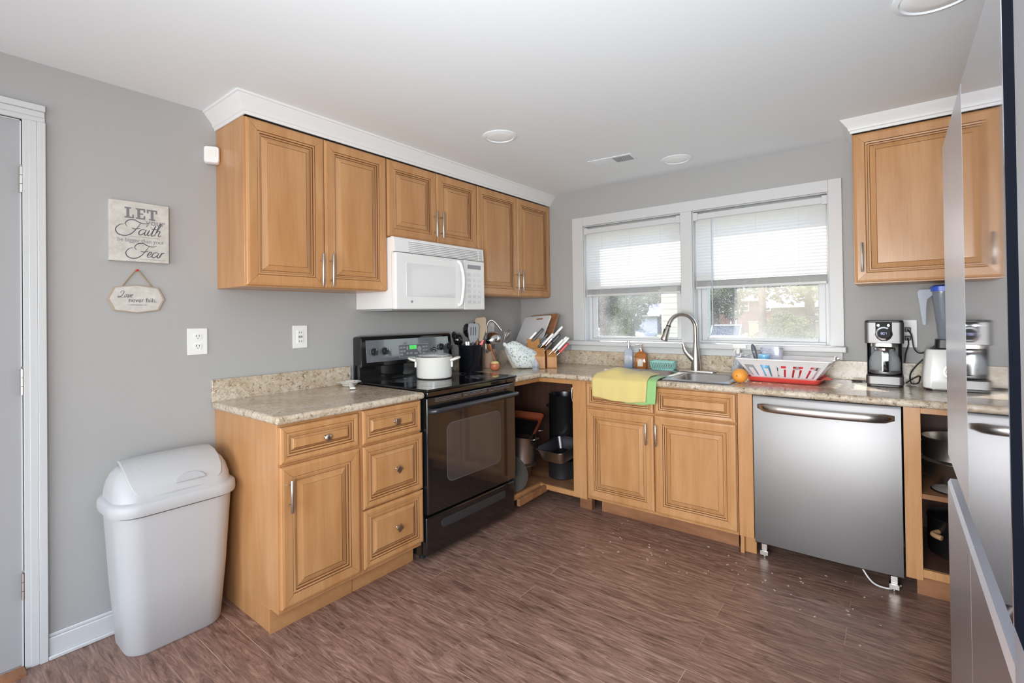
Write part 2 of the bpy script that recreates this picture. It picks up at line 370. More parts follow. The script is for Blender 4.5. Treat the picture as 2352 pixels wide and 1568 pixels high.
b = MB().box(0, .013, -3.0675, -2.475, 0, .082).box(0, .009, -3.0675, -2.475, .082, .096)
b.box(.013, .024, -3.0675, -2.475, 0, .016)
struct(b.build('baseboard_left', M['white'], bevel=.004))
# left door
dr = sthing('door_1')
MB().box(-.045, -.006, DL+.002, DR-.0015, .012, DT-.0015).build('door_panel', M['doorgrey'], dr, bevel=.003)
fr = MB().box(-.12, 0, DR-.004, DR+.012, 0, DT).box(-.12, 0, DL-.012, DL+.004, 0, DT).box(-.12, 0, DL, DR, DT-.004, DT+.012)
fr.build('jamb', M['white'], dr)
def casing_profile(y0, y1, out, z0, z1):  # vertical casing, stepped
    b = MB()
    s = 1 if out > 0 else -1
    a, c = (y0, y1)
    b.box(0, .012, a, c, z0, z1)
    w = c-a
    if s > 0: b.box(.012, .022, c-w*.38, c, z0, z1).box(.012, .016, a+w*.25, c-w*.38, z0, z1)
    else: b.box(.012, .022, a, a+w*.38, z0, z1).box(.012, .016, a+w*.38, c-w*.25, z0, z1)
    return b
casing_profile(DR+.002, -3.068, 1, 0, DT+.002).build('door_casing', M['white'], dr, bevel=.003)
casing_profile(DL-.075, DL-.006, -1, 0, DT+.006).build('door_casing', M['white'], dr, bevel=.003)
b = MB().box(0, .012, DL-.075, -3.068, DT+.002, DT+.067).box(.012, .022, DL-.075, -3.068, DT+.043, DT+.067).box(.012,.016,DL-.07,-3.07,DT+.02,DT+.043)
b.build('door_casing', M['white'], dr, bevel=.003)
for z in (1.838, 1.075, .31):
    h = MB()
    for k in range(3): h.lathe([(.0075,0),(.0075,.031)], (.004, DR, z-.048+k*.033), 12)
    h.lathe([(.004,0),(.006,.004),(.002,.008)], (.004, DR, z+.051), 10)
    o = h.build('hinge', M['nickel'], dr, smooth=40)
    MB().box(-.006, -.0045, DR-.034, DR-.003, z-.046, z+.046).build('leaf', M['doorgrey'], o)
struct(MB().box(.0, .06, DL, DR+.0, .0, .012).build('trim_1', M['raw']))
# crown mouldings above the cabinets
def crown(path, zb, zt, out, name):
    prof = [(0, 0), (.006, 0), (.008, .012), (.014, .016), (.018, .03), (.034, .05), (.046, .066), (.050, .072), (.056, .074), (.056, zt-zb)]
    P2 = [Vector((p[0], p[1], 0)) for p in path]; n = len(P2)
    loops = []
    for i in range(n):
        d0 = (P2[i]-P2[i-1]).normalized() if i else None; d1 = (P2[i+1]-P2[i]).normalized() if i < n-1 else None
        if d0 is None: d0 = d1
        if d1 is None: d1 = d0
        n0 = Vector((d0.y, -d0.x, 0)); n1 = Vector((d1.y, -d1.x, 0)); nn = (n0+n1).normalized(); k = 1/max(.3, nn.dot(n0))
        loops.append([P2[i]+nn*k*o+Vector((0,0,zb+z)) for o, z in prof])
    b = MB(); b.loft(loops, 0, False, False, closed=False)
    return struct(b.build(name, M['crownwhite'], smooth=25))
UF, YU, ZU0, ZU1 = .318, -2.459, 1.450, 2.219
o = crown([(0.0, YU), (UF, YU), (UF, 0)], ZU1, H, .05, 'trim_2')
# ------------------------------------------------------------------ cabinet fronts
def front(b, x0, x1, z0, z1, sw=.060, bev=.034, y0=0):
    L = [(0,0),(0,-.014),(.003,-.018),(.012,-.0205),(sw-.012,-.0185),(sw-.010,-.0165),(sw-.008,-.0185),(sw-.001,-.0175),
         (sw+.001,-.011),(sw+.008,-.0105),(sw+.010,-.0085),(sw+.012,-.010),(sw+bev,-.0175),(sw+bev+.0012,-.0165),(sw+bev+.0024,-.0178)]
    mis = [0,0,0,0,1,0,0,1,0,1,0,0,1,0,0]
    loops = [[Vector((x0+i, y0+y, z0+i)), Vector((x1-i, y0+y, z0+i)), Vector((x1-i, y0+y, z1-i)), Vector((x0+i, y0+y, z1-i))] for i, y in L]
    b.loft(loops, 0, True, True, mis)
    # dark glaze in the mitres
    for (cx, cz, sx, sz) in ((x0, z0, 1, 1), (x1, z0, -1, 1), (x0, z1, 1, -1), (x1, z1, -1, -1)):
        a = Vector((cx+sx*.008, y0-.0202, cz+sz*.008)); c = Vector((cx+sx*(sw-.012), y0-.0188, cz+sz*(sw-.012)))
        d = (c-a).normalized(); s = Vector((d.z, 0, -d.x))
        b.obox((a+c)/2, d, (0,1,0), s, (c-a).length/2, .0004, .0003, 1)
    return b
WM = [M['wood'], M['glaze']]
def bar_handle(parent, x, z0, z1, y=-.0205, name='handle'):
    b = MB(); L = z1-z0; b.lathe([(.0045,0),(.006,.002),(.006,L-.002),(.0045,L)], (x, y-.030, z0), 14)
    for zz in (z0+L*.2, z1-L*.2): b.tube([(x, y+.003, zz), (x, y-.028, zz)], .0042, 10)
    return b.build(name, M['nickel'], parent, smooth=40)
def knob(parent, x, z, kind, rot=0, y=-.018):
    b = MB(); b.lathe([(.009,0),(.0065,.004),(.006,.016),(.009,.020)], (x, y, z), 14, axis=(0,-1,0))
    if kind == 'round': b.lathe([(.010,0),(.0165,.003),(.0165,.007),(.012,.011),(.005,.013)], (x, y-.018, z), 24, axis=(0,-1,0))
    else:
        a = R(rot); ux = Vector((math.cos(a),0,math.sin(a))); uz = Vector((-math.sin(a),0,math.cos(a)))
        b.obox((x, y-.022, z), ux, (0,1,0), uz, .0145, .0035, .0145)
    return b.build('knob', M['knobm'], parent, bevel=.0012)
def door(parent, x0, x1, z0, z1, handle=None, sw=.060, bev=.034, y=0, hname='handle'):
    o = front(MB(), x0, x1, z0, z1, sw, bev, y).build('door', WM, parent)
    if handle: bar_handle(o, handle[0], handle[1], handle[2], y-.0205)
    return o
def drawer(parent, x0, x1, z0, z1, kn=None, sw=.038, bev=.018):
    o = front(MB(), x0, x1, z0, z1, sw, bev).build('drawer', WM, parent)
    if kn: knob(o, (x0+x1)/2+kn[2], (z0+z1)/2+kn[3], kn[0], kn[1])
    return o
A = PI/2
# upper cabinets on the left wall; local x runs along the wall to the window, local -y into the room
def upper(y0, y1, z0, label, xm, hz, frontx=UF-.020, name='wall_cabinet'):
    t = thing(name, label, 'cabinet', (frontx, y0, 0), A, 'honey wall cabinets')
    w = y1-y0
    b = MB().box(0, w, 0, frontx-.001, z0, ZU1); b.build('body', M['wood'], t, bevel=.0015)
    door(t, .004, xm-.0015, z0+.006, ZU1-.006, (xm-.028, hz, hz+.165))
    door(t, xm+.0015, w-.004, z0+.006, ZU1-.006, (xm+.028, hz-.0, hz+.165))
    return t
upper(YU, -1.686, ZU0, 'tall honey wood wall cabinet at the end beside the white motion sensor', .384, 1.462)
upper(-1.684, -.9165, 1.764, 'short honey wood wall cabinet directly above the white microwave', .386, 1.800)
upper(-.9155, -.002, ZU0, 'tall honey wood wall cabinet in the corner next to the window', .461, 1.485)
# right wall cabinet over the coffee maker
XR = 2.432
t = thing('wall_cabinet', 'single door honey wood wall cabinet above the coffee maker, partly behind the fridge', 'cabinet', (XR, -.305, 0), 0, 'honey wall cabinets')
ZR0, ZR1 = 1.445, 2.232
MB().box(0, .86, 0, .304, ZR0, ZR1).build('body', M['wood'], t, bevel=.0015)
door(t, .004, .53, ZR0+.006, ZR1-.006, (.036, 1.505, 1.655))
door(t, .533, .856, ZR0+.006, ZR1-.006)
crown([(XR, -.0), (XR, -.325), (3.30, -.325)], ZR1, H, .05, 'trim_3')
# ------------------------------------------------------------------ microwave
t = thing('microwave', 'white over-range microwave with a vent grille and curved handle', 'microwave', (.385, -1.694, 0), A)
W, Z0, Z1 = .757, 1.346, 1.760
b = MB().box(.012, W-.008, .03, .384, Z0+.004, Z1); b.build('body', M['mwwhite'], t, bevel=.004)
b = MB(); b.box(.02, W-.02, .05, .36, Z0-.006, Z0+.003, 0); b.build('bottom_panel', M['shade'], t)
fl = [Vector((x, y, 0)) for x, y in ((0,.03),(0,.012),(.004,.004),(.014,0),(W-.006,0),(W,.004),(W,.03))]
def fpanel(x0, x1, z0, z1, m, name, curve=False, y=0, th=.03, bev=.003):
    return MB().box(x0, x1, y, y+th, z0, z1).build(name, m, t, bevel=bev, bseg=3)
g = MB()
prof = [(.03, Z1), (.010, Z1), (0, Z1-.006), (-.006, Z1-.085), (.03, Z1-.085)]
g.loft([[Vector((x, y, z)) for y, z in prof] for x in (0, W)], 0)
for k in range(6):
    zz = Z1-.018-k*.011; yy = -.0005-(Z1-zz)*.075
    g.box(.10, W-.06, yy-.0012, yy+.003, zz-.0045, zz, 0); g.box(.10, W-.06, yy-.0006, yy+.003, zz-.0075, zz-.0045, 1)
    g.box(W-.045, W-.018, yy-.0006, yy+.003, zz-.0055, zz-.002, 1)
g.build('vent_grille', [M['mwwhite'], M['shade']], t, bevel=.0008)
DX = .555
d = fpanel(0, DX, Z0, Z1-.089, M['mwwhite'], 'door', y=-.012, th=.042, bev=.010)
MB().box(.075, .47, -.0135, -.010, Z0+.075, Z1-.145).build('door_window', M['mwwin'], d, bevel=.004)
MB().lathe([(.008,0),(.008,.001)], (.115, -.0125, Z0+.045), 16, axis=(0,-1,0)).build('badge', M['lightgrey'], d)
h = MB(); h.tube(spline([(.50,-.012,Z1-.105),(.502,-.034,Z1-.125),(.505,-.052,Z1-.20),(.505,-.052,Z1-.27),(.502,-.036,Z0+.045),(.50,-.012,Z0+.028)]), .011, 12, flat=.7)
h.build('handle', M['mwwhite'], d, smooth=60)
c = fpanel(DX+.003, W, Z0, Z1-.089, M['mwwhite'], 'control_panel', y=-.010, th=.040, bev=.006)
b = MB().box(DX+.035, W-.04, -.0112, -.008, Z1-.145, Z1-.118, 1)
for r in range(6):
    for q in range(3): b.box(DX+.03+q*.048, DX+.065+q*.048, -.0108, -.008, Z0+.04+r*.036, Z0+.06+r*.036, 0)
b.build('button', [M['mwwin'], M['lightgrey']], c)
# ------------------------------------------------------------------ base cabinets, left of the range
CT, CB = .907, .872
t = thing('base_cabinet', 'honey base cabinet with one drawer over one door at the end beside the trash can', 'cabinet', (.612, -2.474, 0), A, 'honey base cabinets')
b = MB().box(0, .385, 0, .611, .100, CB-.001).box(0, .385, .072, .611, 0, .1005); b.build('body', M['wood'], t, bevel=.001)
MB().box(-.004, .382, .066, .072, 0, .098).build('toe_kick', M['woodh'], t)
drawer(t, .006, .372, .708, .858, ('round', 0, .015, 0))
door(t, .006, .376, .120, .696, (.036, .512, .645))
t = thing('base_cabinet', 'honey base cabinet with three stacked drawers beside the black range', 'cabinet', (.612, -2.088, 0), A, 'honey base cabinets')
b = MB().box(0, .370, 0, .611, .100, CB-.001).box(0, .370, .072, .611, 0, .1005); b.build('body', M['wood'], t, bevel=.001)
MB().box(0, .370, .066, .072, 0, .098).build('toe_kick', M['woodh'], t)
drawer(t, .008, .364, .706, .864, ('square', 0, .01, 0))
drawer(t, .010, .374, .402, .694, ('square', 45, .01, 0), .042, .026)
drawer(t, .010, .374, .122, .394, ('square', 32, .01, 0), .042, .026)
# left worktop
t = thing('countertop', 'short beige granite countertop with backsplash left of the range', 'countertop', (0, 0, 0))
MB().slab([.001, .652], [-2.492, -1.712], CB, CT).build('slab', M['granite'], t, bevel=.014, bseg=4)
MB().box(.001, .020, -2.492, -1.735, CT-.001, 1.012).build('backsplash', M['granite'], t, bevel=.003)
# main L worktop
S0, S1, SY0, SY1 = 1.075, 1.845, -.585, -.115
t = thing('countertop', 'long L-shaped beige granite countertop running under the window', 'countertop', (0, 0, 0))
MB().slab([.001, .668, S0+.02, S1-.02, 3.48], [-.938, -.668, SY0+.02, SY1-.02, -.001], CB, CT, {(1,0),(2,0),(3,0),(2,2)}).build('slab', M['granite'], t, bevel=.014, bseg=4)
MB().slab([.001, .020, 3.48], [-.938, -.020, -.001], CT-.001, 1.016, {(1,0)}).build('backsplash', M['granite'], t, bevel=.003)
# ------------------------------------------------------------------ corner cabinet (doors missing)
t = thing('corner_cabinet', 'open doorless corner base cabinet full of pots between range and sink', 'cabinet', (0, 0, 0), 0, 'honey base cabinets')
b = MB()
b.box(.025, .885, -.60, -.03, .105, .120, 1).box(.025, .60, -.93, -.60, .105, .120, 1)
b.build('bottom_shelf', [M['woodinshade'], M['raw']], t)
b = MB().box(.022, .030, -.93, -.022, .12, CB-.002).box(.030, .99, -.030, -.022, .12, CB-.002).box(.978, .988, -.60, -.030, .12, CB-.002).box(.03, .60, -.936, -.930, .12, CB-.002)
b.build('inner_panel', M['woodinshade'], t)
b = MB().box(.60, .620, -.930, -.600, .838, CB-.002).box(.620, .888, -.620, -.600, .838, CB-.002).box(.888, .988, -.620, -.600, .088, CB-.002)
b.box(.60, .620, -.930, -.600, .092, .125).box(.620, .888, -.620, -.600, .088, .122)
b.build('face_frame', M['wood'], t, bevel=.001)
MB().obox((.655, -.77, .092), (0,1,.03), (1,0,0), (0,0,1), .16, .012, .022).build('loose_board', M['raw'], t, bevel=.002)
MB().box(.955, .99, -.56, -.52, 0, .10).box(.90,.955,-.56,-.545,.0,.085).build('foot', M['raw'], t)
h = MB().box(.862, .888, -.595, -.575, .74, .80).tube([(.875,-.60,.72),(.870,-.604,.77),(.875,-.60,.815)], .006, 8); h.build('hinge', M['nickel'], t, bevel=.002)
# sink base
t = thing('sink_cabinet', 'honey sink base cabinet with two doors under two false drawer fronts', 'cabinet', (.99, -.615, 0), 0, 'honey base cabinets')
MB().box(0, .925, 0, .59, .10, .70).box(0, .925, 0, .02, .70, CB-.001).box(0, .02, .02, .59, .70, CB-.001).box(.905, .925, .02, .59, .70, CB-.001).build('body', M['wood'], t, bevel=.001)
MB().box(.06, .905, .085, .10, 0, .098).build('toe_kick', M['raw'], t)
drawer(t, .008, .462, .704, .856); drawer(t, .468, .922, .704, .862)
door(t, .010, .462, .118, .692, (.425, .520, .648)); door(t, .468, .922, .118, .696, (.486, .520, .648))
t = thing('filler_strip', 'narrow honey wood filler post between sink cabinet and dishwasher', 'filler', (1.918, -.615, 0))
MB().box(0, .074, 0, .02, .10, CB-.001).box(0, .074, .05, .07, 0, .10).box(.0,.02,.02,.58,0,CB-.001).build('post', M['wood'], t, bevel=.0015)
# ------------------------------------------------------------------ dishwasher
t = thing('dishwasher', 'stainless steel dishwasher with a long bar handle and no kickplate', 'dishwasher', (2.0, -.60, 0))
MB().box(.006, .604, 0, .56, .10, .866).build('tub', M['blackm'], t)
b = MB(); n = 14; loops = []
for k in range(n+1):
    x = .610*k/n; bow = -.012*(1-((k-n/2)/(n/2))**2)
    loops.append([Vector((x, y, z)) for y, z in ((0,.092),(-.030+bow,.094),(-.036+bow,.100),(-.036+bow,.852),(-.030+bow,.866),(0,.868))])
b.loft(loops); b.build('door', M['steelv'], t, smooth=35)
h = MB(); loops = []
for k in range(17):
    x = .022+.566*k/16; bow = -.016*(1-((k-8)/8)**2)-.012*(1-((k-8)/8)**2)
    y0 = -.036
    loops.append([Vector((x, y0-.040*min(1,(min(k,16-k)+.0)/1.4)+bow+.010*math.cos(a)*1, .812+.020*math.sin(a)*min(1,(min(k,16-k)+.8)/1.4))) for a in [2*PI*j/12 for j in range(12)]])
h.loft(loops)
h.build('handle', M['nickel'], t, smooth=50)
MB().box(.0, .61, -.028, .0, .869, .8705).build('gasket', M['blackm'], t)
for x in (.03, .575):
    b = MB().box(x-.014, x+.014, .03, .055, .035, .10).box(x-.02, x+.02, .02, .06, .01, .035).lathe([(.014,0),(.014,.012)], (x,.04,0), 12)
    b.build('foot', M['nickel'], t, bevel=.002)
MB().tube(spline([(.44,.06,.10),(.46,.03,.06),(.50,.02,.015),(.56,.03,.006),(.60,.06,.02)]), .004, 8).build('cable', M['whitep'], t, smooth=60)
# ------------------------------------------------------------------ right open cabinet
t = thing('open_cabinet', 'doorless honey base cabinet with a shelf of pans right of the dishwasher', 'cabinet', (2.618, -.615, 0), 0, 'honey base cabinets')
b = MB().box(0, .060, 0, .020, .10, CB-.001).box(.060, .80, 0, .02, .842, CB-.001).box(.80, .86, 0, .02, .10, CB-.001).box(.060, .80, 0, .02, .115, .150)
b.build('face_frame', M['wood'], t, bevel=.001)
MB().box(.0, .016, .02, .59, .10, CB-.001).box(.84, .86, .02, .59, .10, CB-.001).box(.016, .84, .575, .59, .10, CB-.001).build('inner_panel', M['woodinshade'], t)
MB().box(.016, .84, .02, .575, .130, .146).build('bottom_shelf', M['woodinshade'], t)
MB().box(.016, .84, .006, .575, .462, .484).build('shelf', M['raw'], t, bevel=.001)
MB().box(.04, .86, .085, .10, 0, .10).build('toe_kick', M['raw'], t)
# ------------------------------------------------------------------ window trim, windows and blinds
b = MB()
b.box(.542, WX[0], -.020, 0, 1.098, 2.084).box(WX[3], 2.364, -.020, 0, 1.098, 2.084).box(WX[0], WX[3], -.020, 0, WZ[1], 2.084).box(WX[1], WX[2], -.020, 0, 1.098, WZ[1])
for a, c in ((0,1),(2,3)):   # jamb liners
    b.box(WX[a]-.001, WX[a]+.006, -.001, .075, WZ[0], WZ[1]).box(WX[c]-.006, WX[c]+.001, -.001, .075, WZ[0], WZ[1]).box(WX[a], WX[c], -.001, .075, WZ[1]-.006, WZ[1]+.001)
struct(b.build('trim_4', M['white'], bevel=.0025))
b = MB().box(.497, 2.376, -.062, -.001, 1.062, 1.098).box(WX[0], WX[1], -.002, .072, 1.062, 1.096).box(WX[2], WX[3], -.002, .072, 1.062, 1.096)
struct(b.build('trim_5', M['white'], bevel=.006))
struct(MB().box(.52, 2.355, -.016, -.001, 1.0165, 1.062).build('trim_6', M['white'], bevel=.002))
for wi, (x0, x1, gx0, gx1, gz) in enumerate(((WX[0], WX[1], .706, 1.354, 1.132), (WX[2], WX[3], 1.568, 2.228, 1.136))):
    w = sthing('window_%d' % (wi+1))
    def ring(b, x0, x1, z0, z1, t0, t1, tt, tb, y0, y1):
        b.box(x0, x0+t0, y0, y1, z0, z1).box(x1-t1, x1, y0, y1, z0, z1).box(x0+t0, x1-t1, y0, y1, z1-tt, z1).box(x0+t0, x1-t1, y0, y1, z0, z0+tb); return b
    ring(MB(), x0+.006, x1-.006, WZ[0]+.008, WZ[1]-.006, .022, .022, .03, .02, .070, .139).build('window_frame', M['white'], w, bevel=.002)
    s = ring(MB(), x0+.028, x1-.028, 1.113, 1.60, gx0-x0-.028, x1-.028-gx1, .04, gz-1.113, .085, .105).build('lower_sash', M['white'], w, bevel=.004)
    MB().box(gx0-.002, gx1+.002, .094, .097, gz-.002, 1.562).build('pane', M['pane'], s)
    s = ring(MB(), x0+.028, x1-.028, 1.56, WZ[1]-.036, gx0-x0-.028, x1-.028-gx1, .04, .04, .110, .130).build('upper_sash', M['white'], w, bevel=.004)
    MB().box(gx0-.002, gx1+.002, .119, .122, 1.598, WZ[1]-.074).build('pane', M['pane'], s)
    # blind
    lab = ('white mini blind pulled half down over the narrower window near the corner', 'white mini blind with a long tilt wand over the wider window near the coffee maker')[wi]
    zb = (1.447, 1.470)[wi]
    t = thing('window_blind', lab, 'blind', ((x0+x1)/2, .022, 0), 0, 'half lowered mini blinds')
    hw = (x1-x0)/2-.009
    MB().box(-hw, hw, -.020, .018, 1.950, 1.990).build('headrail', M['white'], t, bevel=.003)
    for sx in (-1, 1): MB().box(sx*hw-(.004 if sx < 0 else .026), sx*hw+(.026 if sx < 0 else .004), -.026, .022, 1.944, 1.998).build('bracket', M['white'], t, bevel=.003)
    b = MB(); z = 1.938; hs = hw-.006
    while z > zb+.062:
        a = R(118); pts = []
        for q in (-1, -.4, .4, 1):
            off = .0016*(1-q*q)
            pts.append((q*.0125*math.cos(a)-off*math.sin(a), z+q*.0125*math.sin(a)-off*math.cos(a)))
        b.loft([[Vector((x, y, zz)) for y, zz in pts] for x in (-hs, hs)], 0, False, False, closed=False)
        z -= .0203
    b.build('slats', M['blind'], t, smooth=60)
    b = MB(); z = zb+.020
    while z < zb+.058: b.box(-hs, hs, -.0125, .0125, z, z+.0012); z += .0030
    b.build('stacked_slats', M['white'], t)
    MB().box(-hs, hs, -.013, .013, zb, zb+.018).build('bottom_rail', M['white'], t, bevel=.003)
    for fx in (-.62, 0, .62): MB().tube([(fx*hw, -.0145, 1.95), (fx*hw, -.0145, zb+.01)], .0007, 5).build('ladder_cord', M['whitep'], t)
    if wi: MB().tube([(-.272, -.024, 1.945), (-.272, -.024, 1.12)], .0038, 8).build('tilt_wand', M['clearplastic'], t, smooth=60)
# ------------------------------------------------------------------ range
t = thing('range', 'black freestanding electric range with a smooth top and oven window', 'stove', (.60, -1.706, 0), A)
MB().box(.0, .762, 0, .58, .03, .903).build('body', M['black'], t, bevel=.004)
for x in (.04, .72):
    for y in (.04, .52): MB().lathe([(.018,0),(.018,.032)], (x, y, 0), 12).build('foot', M['blackm'], t)
o = MB().box(.004, .758, -.040, 0, .035, .238).build('bottom_drawer', M['black'], t, bevel=.008, bseg=3)
cap = [(.13+.024*math.cos(R(a)), .178+.024*math.sin(R(a))) for a in range(90, 271, 20)] + [(.64+.024*math.cos(R(a)), .178+.024*math.sin(R(a))) for a in range(-90, 91, 20)]
MB().prism(cap, (0,-.0405,0), (1,0,0), (0,0,1), (0,-1,0), .0025).build('finger_pull', mat('dull_black', (.035,.036,.04,1), .45), o, bevel=.002)
o = MB().box(.003, .759, -.054, 0, .256, .872).build('oven_door', M['black'], t, bevel=.007, bseg=3)
wn_ = [Vector((p.x, -.0548, p.y)) for p in rrect(.375, .556, .455, .315, .04, 0, 6)]
wo_ = [Vector((p.x, -.0545, p.y)) for p in rrect(.375, .556, .465, .325, .045, 0, 6)]
MB().loft([[v+Vector((0,.004,0)) for v in wo_], wo_, wn_], 0, True, True, [1,1,0]).build('oven_window', [M['ovenglass'], mat('window_border', (.09,.09,.095,1), .2)], o)
b = MB()
for k in range(3):
    for x0, x1 in ((.06,.26),(.28,.48),(.50,.70)): b.box(x0, x1, -.0555, -.053, .846+k*.008, .8495+k*.008)
b.build('door_vent', M['ring'], o)
h = spline([(.020,-.05,.800),(.022,-.078,.803),(.045,-.098,.806),(.12,-.103,.807),(.38,-.106,.808),(.64,-.103,.807),(.717,-.098,.806),(.740,-.078,.803),(.742,-.05,.800)], 6)
MB().tube(h, .0145, 14, flat=1.0).build('handle', mat('handle_black', (.022,.024,.03,1), .28, 0, Coat_Weight=.4), o, smooth=60)
MB().box(.002, .760, -.058, -.02, .878, .905).build('front_trim', M['black'], t, bevel=.004)
o = MB().box(-.003, .765, -.066, .50, .905, .918).build('cooktop', M['cooktop'], t, bevel=.005, bseg=3)
for x, y, r in ((.19,.09,.115),(.57,.09,.085),(.19,.36,.085),(.57,.36,.115)):
    b = MB(); b.lathe([(r,0),(r,.0004),(r-.004,.0004),(r-.004,0)], (x, y, .918), 40, cap0=False, cap1=False); b.lathe([(r-.03,0),(r-.03,.0003)], (x,y,.918), 40)
    b.build('burner_mark', M['ring'], o, smooth=30)
bg_ = [(.598,.90),(.598,1.186),(.553,1.190),(.535,1.184),(.526,1.172),(.512,1.016),(.514,1.004),(.536,.998),(.536,.93),(.50,.918),(.50,.905)]
b = MB(); loops = []
for x, ins in ((0,.012),(.004,.004),(.014,0),(.748,0),(.758,.004),(.762,.012)):
    loops.append([Vector((x, min(.598, y+(ins if y < .59 else 0)), z-(ins if z > 1.17 else 0))) for y, z in bg_])
b.loft(loops); bgo = b.build('backguard', M['black'], t, smooth=30)
ny = Vector((0, 1.172-1.016, -(.526-.512))).normalized()      # panel normal helper
def onp(x, z, off=.001): return Vector((x, .512+(z-1.016)*(.014/.156)-off, z))
pz = Vector((0,.014,.156)).normalized(); pn = Vector((0,-.156,.014)).normalized()
MB().obox(onp(.381,1.096,.0005), (1,0,0), pn, pz, .345, .0015, .068).build('control_face', mat('panel_reflection_grey', (.13,.135,.155,1), .12, 0, Coat_Weight=1), bgo, bevel=.001)  # dark grey lifted so its colour carries the bright room reflection
b = MB(); b.obox(onp(.409,1.083,.003), (1,0,0), pn, pz, .128, .0006, .041, 1)
b.obox(onp(.409,1.083,.0037), (1,0,0), pn, pz, .125, .0006, .038, 0)
for (x, z, w, hh) in ((.30,1.105,.012,.006),(.325,1.105,.008,.006),(.30,1.082,.012,.006),(.325,1.082,.008,.006),(.30,1.062,.012,.006),(.35,1.066,.01,.006),(.38,1.066,.01,.006),(.42,1.062,.014,.006),(.46,1.066,.01,.006),(.49,1.102,.012,.006),(.515,1.102,.008,.006),(.49,1.08,.012,.006),(.515,1.08,.008,.006),(.49,1.06,.012,.006),(.35,1.10,.007,.012)):
    b.obox(onp(x,z,.0045), (1,0,0), pn, pz, w, .0005, hh, 1)
b.lathe([(.018,0),(.018,.001)], onp(.452,1.09,.0042), 20, 1, axis=pn)
b.build('keypad', [M['greyp'], M['lightgrey']], bgo)
MB().obox(onp(.398,1.104,.005), (1,0,0), pn, pz, .030, .0006, .013).build('clock_display', M['lcd'], bgo)
for x in (.087, .168, .652, .737-.012):
    b = MB(); b.lathe([(.026,0),(.024,.004)], onp(x,1.092,.002), 24, 0, axis=pn); b.lathe([(.021,0),(.019,.018),(.017,.020)], onp(x,1.092,.005), 24, 1, axis=pn)
    b.obox(onp(x,1.092,.030), (1,0,0), pn, pz, .005, .006, .019, 1); b.obox(onp(x,1.106,.0365), (1,0,0), pn, pz, .001, .0005, .004, 2)
    b.build('knob', [M['greyp'], M['blackp'], M['whitep']], bgo, bevel=.001)
for x in (.245,.252):
    MB().lathe([(.004,0),(.004,.001)], onp(x, 1.118 if x < .25 else 1.055), 10, axis=pn).build('indicator', M['red'], bgo)
# ------------------------------------------------------------------ sink and faucet
t = thing('sink', 'stainless steel double bowl drop-in sink below the window', 'sink', (0, 0, 0))
ri0, ri1, ry0, ry1 = 1.040, 1.880, -.608, -.090
zr = CT+.006
def rect_match(loop, x0, x1, y0, y1, z):
    cx, cy = (x0+x1)/2, (y0+y1)/2; out = []
    for p in loop:
        dx, dy = p.x-cx, p.y-cy
        s = min(((x1-x0)/2)/abs(dx) if abs(dx) > 1e-6 else 1e9, ((y1-y0)/2)/abs(dy) if abs(dy) > 1e-6 else 1e9)
        out.append(Vector((cx+dx*s, cy+dy*s, z)))
    return out
xm = 1.487
b = MB()
for (x0, x1, bx0, bx1, by0, by1, rr, dep) in ((ri0, xm, 1.078, 1.468, -.575, -.165, .10, .19), (xm, ri1, 1.508, 1.838, -.560, -.20, .07, .16)):
    def lp(ins, z): return rrect((bx0+bx1)/2, (by0+by1)/2, bx1-bx0-2*ins, by1-by0-2*ins, max(.02, rr-ins), z, 8)
    l0 = lp(0, zr)
    b.loft([rect_match(l0, x0, x1, ry0, ry1, zr-.004), rect_match(l0, x0+.004*(x0==ri0), x1-.004*(x1==ri1), ry0+.004, ry1-.004, zr), lp(-.006, zr+.001), l0, lp(.006, zr-.006), lp(.014, zr-dep*.8), lp(.04, zr-dep), lp(.12, zr-dep-.004)], 0, False, True)
o = b.build('basin', M['steel'], t, smooth=50)
for cx, cy, dz in ((1.273,-.37,.19),(1.673,-.38,.16)): MB().lathe([(.045,0),(.042,.004),(.03,.0035),(.028,.001)], (cx, cy, zr-dz-.0035), 24).build('drain', M['chrome'], t, smooth=40)
t = thing('faucet', 'tall brushed nickel gooseneck pull-down faucet behind the sink', 'faucet', (1.548, -.125, zr+.0015))
MB().loft([[p+Vector((0,0,z)) for p in rrect(0, 0, .26*k, .058*k, .028*k, 0, 6)] for z, k in ((0,1),(.005,1),(.008,.96))]).build('deck_plate', M['nickel'], t, smooth=40)
MB().lathe([(.030,0),(.031,.02),(.028,.06),(.023,.12),(.0175,.165),(.0155,.19)], (0,0,.006), 24).build('body', M['nickel'], t, smooth=60)
hd = Vector((-.66,-.75,0)).normalized()
rad = .098; zt = .285
pth = [Vector((0,0,.18)), Vector((0,0,.24))] + [hd*rad - hd*rad*math.cos(R(a)) + Vector((0,0,zt+rad*math.sin(R(a)))) for a in range(0, 166, 11)]
pth = [Vector(p) for p in pth]
MB().tube(pth, .0138, 16).build('spout', M['nickel'], t, smooth=60)
e = pth[-1]; d = (pth[-1]-pth[-2]).normalized()
MB().lathe([(.015,0),(.0155,.008)], e, 20, axis=d).build('collar', M['blackm'], t, smooth=40)
o = MB().lathe([(.0145,0),(.0175,.02),(.0225,.075),(.024,.092),(.020,.098)], e+d*.008, 22, axis=d).build('spray_head', M['nickel'], t, smooth=50)
MB().obox(e+d*.045-d.cross(Vector((hd.y,-hd.x,0)))*.019, d, Vector((hd.y,-hd.x,0)), d.cross(Vector((hd.y,-hd.x,0))), .016, .006, .003).build('button', M['blackp'], o, bevel=.002)
sd = Vector((-.80,-.15,0)).normalized()
b = MB(); b.tube([sd*.004+Vector((0,0,.070)), sd*.035+Vector((0,0,.100)), sd*.058+Vector((0,0,.126))], [.022,.021,.017], 16)
